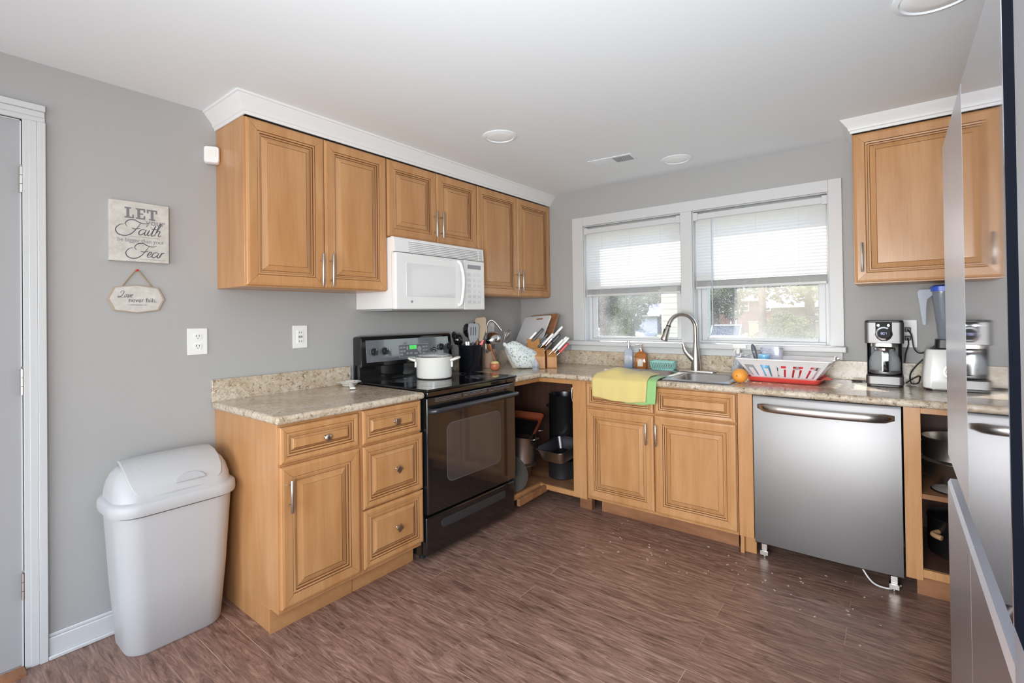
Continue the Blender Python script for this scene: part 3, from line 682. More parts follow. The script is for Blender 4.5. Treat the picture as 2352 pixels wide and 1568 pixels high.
b.build('lever_hub', M['nickel'], t, smooth=60)
MB().tube(spline([sd*.056+Vector((0,0,.122)), sd*.068+Vector((0,0,.142)), sd*.074+Vector((0,0,.165)), sd*.080+Vector((0,0,.188))]), [.0165]*6+[.014]*6+[.011]*6+[.008], 12, flat=.75).build('lever', M['nickel'], t, smooth=60)
# ------------------------------------------------------------------ fridge
FX = 2.712; FY = (-1.452, -1.995, -2.487, -2.568, -2.86)
t = thing('refrigerator', 'tall stainless steel refrigerator with mirror-like doors at the edge of the room', 'refrigerator', (0, 0, 0))
MB().box(FX+.035, 3.45, FY[4], FY[0]-.006, .03, 1.775).build('cabinet', M['fridgebody'], t, bevel=.006)
MB().box(FX+.0008, FX+.05, FY[3], FY[2], .862, 1.79).build('handle_recess', M['navy'], t)
MB().box(FX+.001, FX+.05, FY[3], FY[2], .04, .86).build('handle_recess', M['ledge'], t)
def fdoor(ya, yb, z0, z1, m, tilt, name):
    s = math.tan(R(tilt)); L = ya-yb
    b = MB()
    pts = [(FX+.034, yb), (FX+.034, ya), (FX+.010+s*L, ya), (FX+.003+s*L, ya-.003), (FX+s*L, ya-.004), (FX, yb+.001), (FX+.002, yb), (FX+.010, yb)]
    b.prism(pts, (0,0,z0), (1,0,0), (0,1,0), (0,0,1), z1-z0)
    return b.build(name, m, t)
d1 = fdoor(FY[0], FY[1]+.0003, .862, 1.795, M['fridge2'], .25, 'door')
d2 = fdoor(FY[1]-.0003, FY[2], .862, 1.795, M['fridge'], 0, 'door')
d3 = fdoor(FY[3], FY[4], .862, 1.795, M['fridgebody'], 0, 'door')
for ya, yb, mm in ((FY[0], FY[1]+.0015, M['fridge2']), (FY[1]-.0015, FY[2], M['fridge2']), (FY[3], FY[4], M['fridgebody'])):
    o = fdoor(ya, yb, .04, .775, mm, 0, 'lower_door')
    MB().prism([(0,0),(.006,.012),(.034,.013),(.034,0)], (FX, yb, .775), (1,0,0), (0,0,1), (0,1,0), ya-yb).build('edge_trim', M['ledge'], o)
MB().box(FX+.028, FX+.036, FY[4], FY[0], .80, .862).build('pocket', M['ledge'], t)
MB().box(FX+.02, 3.4, FY[4]+.02, FY[0]-.03, 0, .03).build('kick_plate', M['blackm'], t)
# ------------------------------------------------------------------ trash can
t = thing('trash_can', 'tall light grey swing-lid plastic trash can against the left wall', 'trash can', (0, 0, 0))
cy = -2.712; cx = .158
prof = [(.008, .235, .335, .07, 0), (0, .245, .345, .075, .01), (0, .262, .385, .08, .25), (0, .285, .418, .085, .545)]
b = MB(); b.loft([rrect(cx+.004*i, cy, w, d, r, z, 7) for i, (_, w, d, r, z) in enumerate(prof)]); b.build('bin', M['trash'], t, smooth=40)
cx2 = .168; b = MB(); N_ = 7
L = [rrect(cx2, cy, .288, .424, .085, .548, N_), rrect(cx2, cy, .312, .448, .092, .552, N_), rrect(cx2, cy, .318, .454, .095, .562, N_), rrect(cx2, cy, .316, .452, .095, .590, N_), rrect(cx2, cy, .304, .440, .09, .598, N_), rrect(cx2-.004, cy, .282, .418, .085, .603, N_)]
def dome(k, z):   # the hood narrows into a rounded ridge
    return rrect(cx2-.004-.018*k, cy, .282-.175*k, .418-.10*k*k-.02*k, .085-.04*k, z, N_)
for k, z in ((.12,.632),(.3,.662),(.52,.690),(.75,.710),(1,.720)): L.append(dome(k, z))
b.loft(L); b.build('lid', M['trash'], t, smooth=50)
# swing flap: a curved plate lying over the front of the hood
sect = [(.302,.606),(.292,.640),(.268,.672),(.232,.700),(.190,.722),(.140,.733),(.090,.728)]
b = MB(); rows = []
for i, (x, z) in enumerate(sect):
    hwid = .150+.0*i + (.028 if i == 0 else .012*(i > 0))
    hwid = (.125, .155, .165, .168, .168, .165, .158)[i]
    rows.append([Vector((x+.004-(.008*(q*q)), cy+q*hwid, z+.009-(.006*q*q))) for q in (-1,-.8,-.5,0,.5,.8,1)])
top = rows; bot = [[p+Vector((-.010,0,-.010)) for p in r] for r in rows]
bm = b.bm
vt = [[bm.verts.new(p) for p in r] for r in top]; vb = [[bm.verts.new(p) for p in r] for r in bot]
for i in range(len(rows)-1):
    for j in range(6):
        b._f([vt[i][j], vt[i][j+1], vt[i+1][j+1], vt[i+1][j]]); b._f([vb[i][j], vb[i+1][j], vb[i+1][j+1], vb[i][j+1]])
for i in range(len(rows)-1):
    b._f([vt[i][0], vt[i+1][0], vb[i+1][0], vb[i][0]]); b._f([vt[i][6], vb[i][6], vb[i+1][6], vt[i+1][6]])
for j in range(6):
    b._f([vt[0][j], vb[0][j], vb[0][j+1], vt[0][j+1]]); b._f([vt[-1][j], vt[-1][j+1], vb[-1][j+1], vb[-1][j]])
fl_ = b.build('swing_flap', M['trash'], t, bevel=.003, bseg=2)
hm = [(.055*math.cos(R(a)), .034*math.sin(R(a))) for a in range(0, 181, 15)]
u = Vector((-.024,0,.032)).normalized()
MB().prism(hm, (.300, cy+.035, .644), (0,1,0), u, (.8,0,.6), .004).build('finger_grip', mat('grip_grey', srgb(184,185,187), .5), fl_, bevel=.002)
# ------------------------------------------------------------------ pot on the range
def rot_to(d): return Vector((0,0,1)).rotation_difference(Vector(d).normalized()).to_matrix().to_4x4()
t = thing('stock_pot', 'white enamel pot with a glass lid standing on the range', 'pot', (.305, -1.325, .9185))
b = MB(); b.lathe([(.096,0),(.108,.006),(.111,.02),(.113,.128),(.116,.133),(.112,.134),(.107,.126),(.103,.02),(.0,.016)], (0,0,0), 40, cap0=True, cap1=False); b.build('body', M['enamel'], t, smooth=45)
for s in (-1, 1):
    e = Vector((.788, .616, 0))*s; p = Vector((-e.y, e.x, 0))
    b = MB(); b.tube(spline([e*.108+p*.045+Vector((0,0,.112)), e*.142+p*.040+Vector((0,0,.122)), e*.158+Vector((0,0,.126)), e*.142-p*.040+Vector((0,0,.122)), e*.108-p*.045+Vector((0,0,.112))]), .0085, 10, flat=1)
    b.obox(e*.113+Vector((0,0,.095)), e, p, (0,0,1), .006, .022, .026)
    b.build('handle', M['enamel'], t, smooth=60)
o = MB().lathe([(.112,.133),(.114,.137),(.109,.141)], (0,0,0), 40, 0, False, False).build('lid_rim', M['chrome'], t, smooth=40)
MB().lathe([(.1105,.137),(.09,.150),(.055,.159),(.001,.162)], (0,0,0), 32, cap0=False, cap1=False).build('lid', M['clear'], t, smooth=60)
b = MB(); b.lathe([(.007,.160),(.007,.168),(.014,.17),(.014,.173)], (0,0,0), 16); b.tube([(-.02,-.012,.176),(.0,0,.186),(.02,.012,.176)], [.006,.009,.006], 10); b.build('lid_knob', M['darkmetal'], t, smooth=50)
# ------------------------------------------------------------------ spoon rest left of the range
t = thing('spoon_rest', 'white floral ceramic spoon rest dish near the range', 'spoon rest', (.100, -1.80, CT+.001), R(-30))
b = MB(); b.lathe([(.034,0),(.040,.004),(.052,.020),(.068,.024),(.066,.026),(.048,.022),(.036,.008),(.0,.006)], (0,0,0), 32, cap1=False); b.build('dish', M['enamel'], t, smooth=50)
MB().tube(spline([(.045,0,.022),(.075,.004,.024),(.11,.006,.016),(.15,.008,.008),(.165,.008,.008)]), [.0032]*6+[.0034]*6+[.0042]*6+[.0048]*6+[.003], 12, flat=3.4).build('handle', M['enamel'], t, smooth=60)
for (x, y, m) in ((-.02,.02,M['red']),(.015,.03,M['greyp']),(.03,-.02,M['red']),(-.03,-.015,M['lightgrey'])):
    MB().lathe([(.007,0),(.005,.001)], (x*1.6, y*1.6, .0245 if abs(x)+abs(y) > .04 else .0205), 8).build('painted_flower', m, t)
# ------------------------------------------------------------------ utensil crock and its utensils
CXX, CYY = .165, -.835
t = thing('utensil_crock', 'large black metal utensil canister behind the right side of the range', 'canister', (CXX, CYY, CT+.001))
b = MB(); b.lathe([(.086,0),(.088,.004),(.088,.182),(.091,.188),(.086,.189),(.084,.18),(.084,.01),(0,.008)], (0,0,0), 40, cap1=False)
b.build('body', mat('black_steel', (.03,.032,.045,1), .2, .75), t, smooth=45)
g = 'utensils standing in the black canister'
def stick(base, tip, r, m, parent, name='handle'):
    return MB().tube([base, tip], r, 10).build(name, m, parent, smooth=60)
def blade(poly, o, ax, az, th, m, parent, name):
    ax = Vector(ax).normalized(); az = Vector(az).normalized(); n = ax.cross(az).normalized()
    return MB().prism(poly, Vector(o)-n*th/2, ax, az, n, th).build(name, m, parent, bevel=th*.35)
VR = Vector((.80,.60,0))   # across, seen from the room
def utensil(name, label, cat, dx, dy, dz, tip, grp=g):
    # base point inside the crock, tip in world offsets from the crock axis
    return thing(name, label, cat, (CXX+dx, CYY+dy, CT+.012), 0, grp)
def up_to(px, pz): return VR*px+Vector((0,0,pz-CT-.012))
# slotted spatula
t = utensil('spatula', 'grey slotted spatula in the black canister', 'spatula', .02, -.005, 0, None)
v = up_to(.006, 1.12); stick((0,0,0), v, .006, M['greyp'], t)
ax = VR; az = v.normalized()
hp = [(-.020,-.01),(-.033,.03),(-.040,.09),(-.038,.122),(-.025,.134),(.030,.130),(.042,.115),(.040,.03),(.015,-.01)]
o = blade(hp, v, ax, az, .003, mat('spatula_grey', srgb(104,106,114), .4), t, 'blade')
n = Vector(ax).cross(az).normalized()
if n.y > 0: n = -n
for k in (-.017, 0, .017): MB().obox(v+VR*k+az*.075+n*.0022, ax, n, az, .0024, .0006, .030).build('slot', M['blackm'], t)
# wooden/tan turner behind
t = utensil('turner', 'tan flat turner with wooden handle, tallest tool in the black canister', 'spatula', .035, .03, 0, None)
v = up_to(.000, 1.14); stick((0,0,0), v, .007, M['woodsp'], t)
blade([(-.012,-.02),(-.040,.06),(-.042,.13),(-.034,.15),(.028,.158),(.040,.145),(.040,.07),(.012,-.02)], v+Vector((.02,.02,0)), VR, v.normalized(), .004, M['bamboo'], t, 'blade')
# red spatula
t = utensil('scraper', 'red silicone spatula leaning right in the black canister', 'spatula', .05, .0, 0, None)
v = up_to(.035, 1.095); d = VR*.30+Vector((0,0,1))
stick((0,0,0), v, .006, M['woodsp'], t); blade([(-.010,-.02),(-.012,.0),(.0,.040),(.016,.036),(.012,-.015)], v, VR, d, .006, M['red'], t, 'blade')
# black spoons
for i, (px, pz, w, lb) in enumerate(((-.085,1.150,.026,'black ladle handle spoon leaning left at the rim of the canister'),(-.030,1.200,.036,'tall black serving spoon left of the grey spatula'),(.010,1.215,.034,'black cooking spoon hidden behind the grey spatula'))):
    t = utensil('serving_spoon', lb, 'spoon', px*.4, .02*i, 0, None)
    v = up_to(px*.8, pz-.05); stick((0,0,0), v, .006, M['blackp'], t)
    b = MB(); q = rot_to(v.normalized())
    b.loft([[q.to_3x3()@Vector((w*s*math.cos(2*PI*k/16), w*.35*s*math.sin(2*PI*k/16)-.006*s, z)) for k in range(16)] for z, s in ((-.005,.2),(.012,.7),(.035,1),(.070,.95),(.092,.6),(.100,.1))])
    bmesh.ops.translate(b.bm, verts=b.bm.verts, vec=v); b.build('bowl', M['black'], t, smooth=60)
t = utensil('pasta_fork', 'black pasta server with prongs at the left of the canister', 'spoon', -.03, -.03, 0, None)
v = up_to(-.040, 1.09); stick((0,0,0), v, .006, M['blackp'], t)
b = MB(); b.lathe([(.006,0),(.030,.018),(.036,.045),(.028,.075),(.006,.086)], v, 14, axis=v.normalized()); b.build('head', M['black'], t, smooth=50)
for k in range(5): MB().tube([v+VR*(-.02+.01*k)+v.normalized()*.07, v+VR*(-.022+.011*k)+v.normalized()*.098+Vector((.004,-.006,0))], [.003,.0015], 6).build('prong', M['black'], t)
t = utensil('tongs', 'metal tongs between the black spoons in the canister', 'tongs', .0, -.02, 0, None)
for s in (-1, 1): blade([(-.004,0),(-.006,.20),(.006,.20),(.004,0)], VR*.0+Vector((0,.006*s,0)), VR, up_to(-.012+.004*s, 1.13), .0012, M['nickel'], t, 'arm')
# ------------------------------------------------------------------ ceramic holder behind the onion with more tools
HX, HY = .13, -.60
t = thing('utensil_holder', 'small tan ceramic utensil holder behind the onion', 'canister', (HX, HY, CT+.001))
MB().lathe([(.050,0),(.054,.004),(.056,.14),(.058,.145),(.052,.145),(.050,.01),(0,.008)], (0,0,0), 32, cap1=False).build('body', M['brown'], t, smooth=45)
g2 = 'utensils standing in the tan holder'
t = thing('ladle', 'polished steel ladle with its round bowl up beside the whisk', 'ladle', (HX-.01, HY, CT+.01), 0, g2)
tip = Vector((.055,-.03,.262)); MB().tube(spline([(0,0,0),(-.01,.0,.20),(.0,.01,.325),(.03,.04,.345),(.075,.085,.27)]), .005, 8, flat=1.6).build('handle', M['nickel'], t, smooth=60)
b = MB(); q = rot_to((.25,-.45,1)).to_3x3()
b.loft([[Vector((.075,-.03,.205))+q@Vector((r*math.cos(2*PI*k/24), r*math.sin(2*PI*k/24), z)) for k in range(24)] for r, z in ((.068,0),(.069,.003),(.065,.026),(.051,.046),(.026,.058),(.002,.062))], 0, False, True)
b.build('bowl', M['chrome'], t, smooth=60)
def whisk(name, label, loc, v, s, grp):
    t = thing(name, label, 'whisk', loc, 0, grp); v = Vector(v); q = rot_to(v).to_3x3(); L = v.length
    MB().tube([(0,0,0), v], .006*s, 10).build('handle', M['nickel'], t, smooth=60)
    b = MB()
    for k in range(5):
        a = PI*k/5; u = q@Vector((math.cos(a), math.sin(a), 0)); w = v.normalized()
        b.tube(spline([v, v+u*.022*s+w*.04*s, v+u*.026*s+w*.075*s, v+w*.098*s, v-u*.026*s+w*.075*s, v-u*.022*s+w*.04*s, v], 5), .0013, 5)
    b.build('wire_balloon', M['nickel'], t, smooth=60)
whisk('whisk', 'steel balloon whisk standing between the ladle and the cutting board', (HX+.02, HY+.035, CT+.01), (.02, .115, .195), .95, g2)
whisk('whisk', 'small whisk with dark grip tucked behind the right side of the canister', (HX+.02, HY-.02, CT+.01), (-.01, -.045, .16), .8, g2)
t = thing('wooden_spoon', 'reddish wooden spoon leaning on the ladle beside the cut onion', 'spoon', (.265, -.640, CT+.004), 0, g2)
MB().tube([(0,0,0), (-.045,-.03,.13)], [.009,.006], 10).build('handle', M['woodsp'], t, smooth=60)
b = MB(); b.tube(spline([(-.045,-.03,.13),(-.06,-.04,.17),(-.072,-.048,.205)]), [.006,.010,.014,.018,.021,.023,.023,.023,.022,.020,.016,.010,.004], 12, flat=.4); b.build('bowl', M['woodsp'], t, smooth=60)
t = thing('peeler', 'black handled kitchen tool hanging over the rim of the tan holder', 'peeler', (HX+.045, HY-.075, CT+.125), 0, g2)
MB().tube([(0,0,.0), (.02,.045,.035), (.0,.09,.045)], [.010,.011,.007], 10).build('grip', M['greyp'], t, smooth=60)
MB().tube([(0,.085,.044),(-.01,.115,.06)], .003, 6).build('blade', M['nickel'], t)
# onion
t = thing('onion', 'cut brown onion half on the granite in front of the tan holder', 'onion', (.315, -.745, CT+.001))
b = MB(); b.lathe([(.004,0),(.020,.003),(.033,.016),(.037,.032),(.034,.048),(.028,.058)], (0,0,0), 28); b.build('skin', M['onion'], t, smooth=60)
q = Matrix.Rotation(R(18), 4, 'Y') @ Matrix.Rotation(R(-14), 4, 'X')
b = MB(); b.lathe([(.030,.050),(.031,.055),(.024,.066),(.010,.070),(.001,.070)], (0,0,0), 24, cap1=False); b.build('cut_face', M['onioncut'], t, smooth=50)
# ------------------------------------------------------------------ floral cloth bag, salt shaker
t = thing('cloth_bag', 'white bag with blue floral print tied at the top, slumped on the corner worktop', 'bag', (.408, -.530, CT+.001))
b = MB(); rnd = random.Random(3); loops = []
for k in range(13):
    s = k/12; z = .012+.19*s
    loops.append((s, z))
ax = Vector((.45,.89,0)); ay = Vector((.89,-.45,0)); L = []
for s, (cxn, cz, ra, rb) in zip(range(10), ((-.165,.185,.006,.008),(-.150,.182,.020,.018),(-.138,.168,.014,.014),(-.115,.150,.045,.035),(-.07,.115,.098,.052),(-.01,.092,.088,.060),(.05,.080,.076,.058),(.10,.072,.066,.050),(.135,.066,.048,.036),(.150,.062,.014,.010))):
    ring_ = []
    for k in range(28):
        a = 2*PI*k/28; w = 1+.05*math.sin(a*7+s*1.3)+.03*math.sin(a*11+s*2.1)
        ring_.append(ax*(cxn*.8)+ay*(rb*w*math.cos(a))+Vector((0,0,max(.002, cz+ra*w*math.sin(a)))))
    L.append(ring_)
L = [[Vector((p.x*1.22, p.y*1.22, max(.002, p.z*1.08-.012))) for p in r] for r in L]
b.loft(L); b.build('fabric', M['floral'], t, smooth=70, sub=1)
ls = ay*-.016+ax*-.018
MB().loft([[Vector((p.x*.985, p.y*.985, max(.002, p.z*.97-.003)))-VR*.016+Vector((-.016,.022,.001)) for p in r] for r in L[3:8]]).build('lining', mat('cream_cloth', srgb(216,210,196), .8), t, smooth=60)
t = thing('salt_bottle', 'small clear plastic bottle in front of the floral bag', 'bottle', (.545, -.560, CT+.001))
MB().loft([rrect(0,0,w,w*.8,.008,z) for w, z in ((.040,0),(.042,.004),(.042,.045),(.036,.055),(.020,.068),(.020,.078))]).build('body', M['clearplastic'], t, smooth=40)
MB().loft([rrect(0,0,.0428,.0345,.008,z) for z in (.012,.030)]).build('label', M['frost'], t)
# ------------------------------------------------------------------ cutting boards leaning at the back
def board(name, label, tl, tr, h, back, mats_, hole=True, th=.010):
    tl = Vector(tl); tr = Vector(tr); ux = (tr-tl).normalized(); w = (tr-tl).length
    bk = Vector((-ux.y, ux.x, 0)).normalized(); dn = (-bk*back-Vector((0,0,1))).normalized(); nn = ux.cross(dn).normalized()
    if nn.y > 0: nn = -nn
    t = thing(name, label, 'cutting board', tuple(tl+dn*h))
    pts = [Vector((p.x, p.y, 0)) for p in rrect(w/2, h/2, w, h, .02, 0, 4)]
    q = lambda p, z: -dn*h + ux*p.x+dn*p.y-nn*z
    MB().loft([[q(p,0) for p in pts], [q(p,th) for p in pts]]).build('board', mats_, t, bevel=.002)
    if hole:
        c = [Vector((p.x,p.y,0)) for p in rrect(w*.62, .03, .085, .012, .006, 0, 4)]
        MB().loft([[q(p,-.0006) for p in c],[q(p,.0)for p in c]]).build('slot', M['raw'], t)
    return t
board('cutting_board', 'white plastic cutting board leaning behind the knives in the corner', (.075,-.042,1.291), (.420,-.155,1.306), .408, .52, M['board'])
board('cutting_board', 'worn wooden cutting board leaning behind the white one', (.130,-.030,1.302), (.478,-.144,1.318), .42, .42, M['raw'], False, .016)
# ------------------------------------------------------------------ knife blocks and knives
KD = Vector((.52,.28,.62)).normalized()
def kblock(label, loc, w, d, h, rz):
    t = thing('knife_block', label, 'knife block', loc, rz, 'wooden knife blocks')
    prof = [(0,0),(d,0),(d,h*.60),(d*.42,h),(0,h*.86)]
    MB().prism(prof, (-d/2,-w/2,0), (1,0,0), (0,0,1), (0,1,0), w).build('block', M['block'], t, bevel=.003)
    return t
kb = [((.535,-.338,CT+.001), .075, .115, .135, 'knife block nearest the window with light wood front'),
      ((.485,-.430,CT+.001), .085, .120, .150, 'middle wooden knife block beside the floral bag'),
      ((.395,-.375,CT+.001), .100, .130, .215, 'tall wooden knife block at the back beside the cutting board')]
for loc, w, d, h, lb in kb: kblock(lb, loc, w, d, h, R(-52))
KOFF = KD*.020-Vector((.09,-.135,-.004))
KG = 'knives standing in the wooden blocks'
def knife(label, loc, L, m, d=KD, bl=.028):
    t = thing('knife', label, 'knife', tuple(Vector(loc)-KOFF), 0, KG); d = Vector(d).normalized(); s = Vector((.5,-.8,0)); s = (s-d*s.dot(d)).normalized(); n = d.cross(s)
    MB().obox(d*(bl*.35), d, s, n, bl*.65, .010, .0012).build('blade', M['chrome'], t)
    b = MB(); c = [(-.011,bl),(.011,bl),(.012,bl+L*.2),(.010,bl+L*.5),(.012,bl+L*.85),(.008,bl+L),(-.009,bl+L),(-.0125,bl+L*.88),(-.010,bl+L*.5),(-.012,bl+L*.2)]
    b.prism(c, -n*.0085, s, d, n, .017); o = b.build('handle', m, t, bevel=.0035)
    for f in (.2,.5,.8): MB().lathe([(.0024,0),(.0024,.0185)], d*(bl+L*f)-n*.0093, 8, axis=n).build('rivet', M['chrome'], o)
W_, B_ = M['whitep'], M['blackp']
ks = [((.475,-.240,1.035),.115,W_,'white handled knife lowest in the front block, nearest the window'),((.500,-.205,1.045),.120,W_,'long white handled knife on the outer right of the front block'),
      ((.465,-.175,1.05),.118,W_,'white handled knife in the front block behind two others'),((.500,-.180,1.02),.095,M['red'],'red handled knife among the white handles'),
      ((.425,-.265,1.04),.085,B_,'short black handled knife low in the middle block'),((.445,-.225,1.075),.11,B_,'black handled knife between the white handles'),
      ((.420,-.175,1.12),.13,W_,'highest white handled knife against the wooden board'),((.385,-.240,1.075),.12,W_,'white handled knife left of the kitchen shears'),
      ((.335,-.205,1.09),.10,B_,'black handled knife in front of the white board, lower one'),((.290,-.245,1.10),.13,B_,'black riveted steak knife on the left of the tall block'),
      ((.265,-.215,1.105),.13,B_,'upper black knife at the left in front of the white board'),((.245,-.255,1.09),.115,W_,'grey-white handled knife furthest left in the tall block'),
      ((.355,-.255,1.06),.10,B_,'dark grey handled knife pointing up from the middle block')]
for loc, L, m, lb in ks: knife(lb, loc, L, m)
t = thing('kitchen_shears', 'white kitchen shears with looped handles among the knives', 'scissors', (.515,-.350,1.092), 0, KG)
d = KD; s = Vector((.5,-.8,0)); s = (s-d*s.dot(d)).normalized(); n = d.cross(s)
MB().obox(d*.01, d, s, n, .035, .008, .002).build('blade', M['chrome'], t)
for q in (-1, 1):
    c = d*.085+s*.020*q; MB().tube([c+s*.017*math.cos(2*PI*k/16)+d*.030*math.sin(2*PI*k/16) for k in range(17)], .0055, 8).build('handle', W_, t, smooth=60)
# ------------------------------------------------------------------ sink side objects
def pump_bottle(label, loc, w, h, m, neck, headm, liquid=None, lab=None):
    t = thing('soap_bottle', label, 'soap bottle', loc, R(15), 'soap pumps behind the sink')
    MB().loft([rrect(0,0,a,a*.8,.008,z) for a, z in ((w*.96,0),(w,.004),(w,h-.008),(w*.86,h),(w*.4,h+.006),(w*.4,h+.016))]).build('body', m, t, smooth=40)
    if liquid: MB().loft([rrect(0,0,w*.9,w*.7,.008,z) for z in (.004,.03)]).build('liquid', liquid, t)
    if lab: MB().prism([( .018*math.cos(R(a)), .050+.022*math.sin(R(a))) for a in range(0,181,20)]+[(-.018,.02),(.018,.02)], (-.004,-w*.4-.0008,0), (1,0,0), (0,0,1), (0,1,0), .0006).build('label', mat('cream_label', srgb(232,222,206), .6), t)
    b = MB(); b.lathe([(.013,h+.014),(.013,h+.030),(.005,h+.032),(.004,h+.052),(.011,h+.054),(.011,h+.062)], (0,0,0), 16); b.tube([(0,0,h+.058),(-.035,-.008,h+.058),(-.04,-.009,h+.052)], .0035, 8); b.build('pump', headm, t, smooth=50)
    MB().tube([(0,0,.01),(0,0,h+.02)], .0025, 6).build('dip_tube', M['bluecup'], t)
pump_bottle('clear soap pump with a little blue liquid left of the amber bottle', (1.055,-.095,CT+.001), .062, .135, M['clearplastic'], 0, M['chrome'], M['blueliquid'])
pump_bottle('amber soap pump bottle with cream label by the window sill', (1.152,-.095,CT+.001), .078, .115, M['amber'], 0, M['knobm'], None, True)
t = thing('sponge_basket', 'small turquoise lattice basket behind the sink', 'basket', (1.325,-.125,zr+.001), R(4))
b = MB(); 
for z0, z1 in ((0,.010),(.052,.062)):
    k0, k1 = 1+z0*2.2, 1+z1*2.2
    b.loft([rrect(0,0,.155*k0,.070*k0,.02,z0,6), rrect(0,0,.155*k1,.070*k1,.02,z1,6), rrect(0,0,.155*k1-.005,.070*k1-.005,.02,z1,6), rrect(0,0,.155*k0-.005,.070*k0-.005,.02,z0,6)], 0, False, False)
lo = rrect(0,0,.155*1.02,.070*1.02,.02,.010,6); hi = rrect(0,0,.155*1.114,.070*1.114,.02,.052,6); n_ = len(lo)
def along(loop, f):
    f = (f % 1)*len(loop); i = int(f); return loop[i % len(loop)].lerp(loop[(i+1) % len(loop)], f-i)
def even(loop, n):
    L = [loop[i].copy() for i in range(len(loop))]; seg = [(L[(i+1)%len(L)]-L[i]).length for i in range(len(L))]; T = sum(seg); out = []
    for k in range(n):
        d = T*k/n; i = 0
        while d > seg[i]: d -= seg[i]; i += 1
        out.append(L[i].lerp(L[(i+1)%len(L)], d/seg[i] if seg[i] else 0))
    return out
el, eh = even(lo, 28), even(hi, 28)
for k in range(28):
    b.tube([el[k], eh[(k+1)%28]], .0022, 5); b.tube([el[(k+1)%28], eh[k]], .0022, 5)
b.loft([rrect(0,0,.150,.066,.02,0,6), rrect(0,0,.150,.066,.02,.003,6)])
b.build('lattice', M['teal'], t)
t = thing('drinking_glass', 'small clear glass at the right end of the sink', 'glass', (1.80,-.145,zr+.001))
MB().lathe([(.018,0),(.020,.002),(.026,.055),(.0245,.055),(.018,.004),(0,.004)], (0,0,0), 24, cap1=False).build('cup', M['clear'], t, smooth=50)
t = thing('orange', 'orange grapefruit on the worktop at the right front of the sink', 'orange', (1.905,-.49,CT+.001))
b = MB(); rr_ = .041; b.lathe([(rr_*math.sin(R(a)), rr_*.97-rr_*.97*math.cos(R(a))) for a in range(4, 177, 8)], (0,0,0), 32); b.build('peel', M['orange'], t, smooth=60)
MB().lathe([(.004,0),(.002,.002)], (-.008,-.0405,.042), 8, axis=(-.2,-1,.05)).build('stem_scar', M['raw'], t)
# towels over the counter edge
def towel(name, label, x0, x1, m, off, yb, zbot, seed, humps=0, lift=0):
    rnd = random.Random(seed); t = None
    n, rows = 28, 20; b = MB(); grid = []
    path = [(yb, CT+.0095+off), (-.60, CT+.011+off), (-.645, CT+.006+off), (-.672-off, CT-.006), (-.679-off, CT-.03), (-.681-off, CT-.07), (-.682-off, zbot)]
    sp = spline([Vector((0, y, z)) for y, z in path], 5)
    for i in range(n+1):
        u = i/n; col = []
        for j, p in enumerate(sp):
            s = j/(len(sp)-1); h = max(0, s-.35)/.65
            y = p.y - abs(.007*math.sin(u*9+seed)*h) - .003*math.sin(u*23+seed*2)*h*.6-.002*h
            z = p.z + (humps*(math.exp(-((u-.32)/.2)**2)+.4*math.exp(-((u-.75)/.12)**2))*max(0, 1-abs(s-.12)/.3)) - (.010*math.sin(u*5+seed)*h)
            if s > .5: z = max(z, zbot-.006)
            x = x0+(x1-x0)*u + .006*math.sin(s*5+seed)*(1 if u > .5 else -1)*h
            col.append(Vector((x, y, z)))
        grid.append(col)
    b.loft(grid, 0, False, False, closed=False)
    o = b.build(name, m, None, smooth=70); so = o.modifiers.new('thick', 'SOLIDIFY'); so.thickness = .0025; so.offset = 1
    return tag(o, label, 'towel', 'dish cloths over the sink edge')
towel('dish_cloth', 'green dish cloth mostly hidden under the yellow one', 1.20, 1.492, M['green'], .0, -.50, .768, 5)
towel('dish_cloth', 'yellow dish cloth draped over the front edge of the sink', 1.078, 1.438, M['yellow'], .0090, -.46, .776, 5, .035)
# dish rack on a coral drip tray
RX, RY = 2.10, -.255; rz = R(-3)
t = thing('drip_tray', 'coral red plastic drip tray under the dish rack', 'tray', (RX, RY, CT+.001), rz)
L = [rrect(0,0,.345,.245,.03,.0005,5), rrect(0,0,.355,.255,.03,.004,5), rrect(0,0,.375,.275,.035,.024,5), rrect(0,0,.390,.290,.035,.025,5), rrect(0,0,.390,.290,.035,.027,5), rrect(0,0,.372,.272,.035,.027,5), rrect(0,0,.345,.245,.03,.006,5)]
MB().loft(L).build('tray', M['tray'], t, smooth=35)
for s in (1,):
    MB().prism([(0,-.05),(.03,-.035),(.035,0),(.03,.035),(0,.05)], (s*.19,0,.022), (s,0,0), (0,1,0), (0,0,1), .004).build('tab_handle', M['tray'], t, bevel=.001)
t = thing('dish_rack', 'white plastic dish drainer basket with arched slots on the coral tray', 'dish rack', (RX+.0, RY, CT+.009), rz)
def rk(z): k = z/.118; return (.30+.165*k, .20+.07*k)
b = MB()
def wall_seg(side, u0, u1, z0, z1):  # thin sloped wall piece; side 0 front,1 back,2 left,3 right
    P4 = []
    for u, z in ((u0,z0),(u1,z0),(u1,z1),(u0,z1)):
        w, d = rk(z)
        p = {0:(u*w/2,-d/2),1:(u*w/2,d/2),2:(-w/2,u*d/2),3:(w/2,u*d/2)}[side]
        P4.append(Vector((p[0],p[1],z)))
    c = Vector((0,0,.06)); nrm = ((P4[1]-P4[0]).cross(P4[3]-P4[0])).normalized()
    if nrm.dot(c-P4[0]) < 0: nrm = -nrm
    b.loft([P4, [p+nrm*.002 for p in P4]])
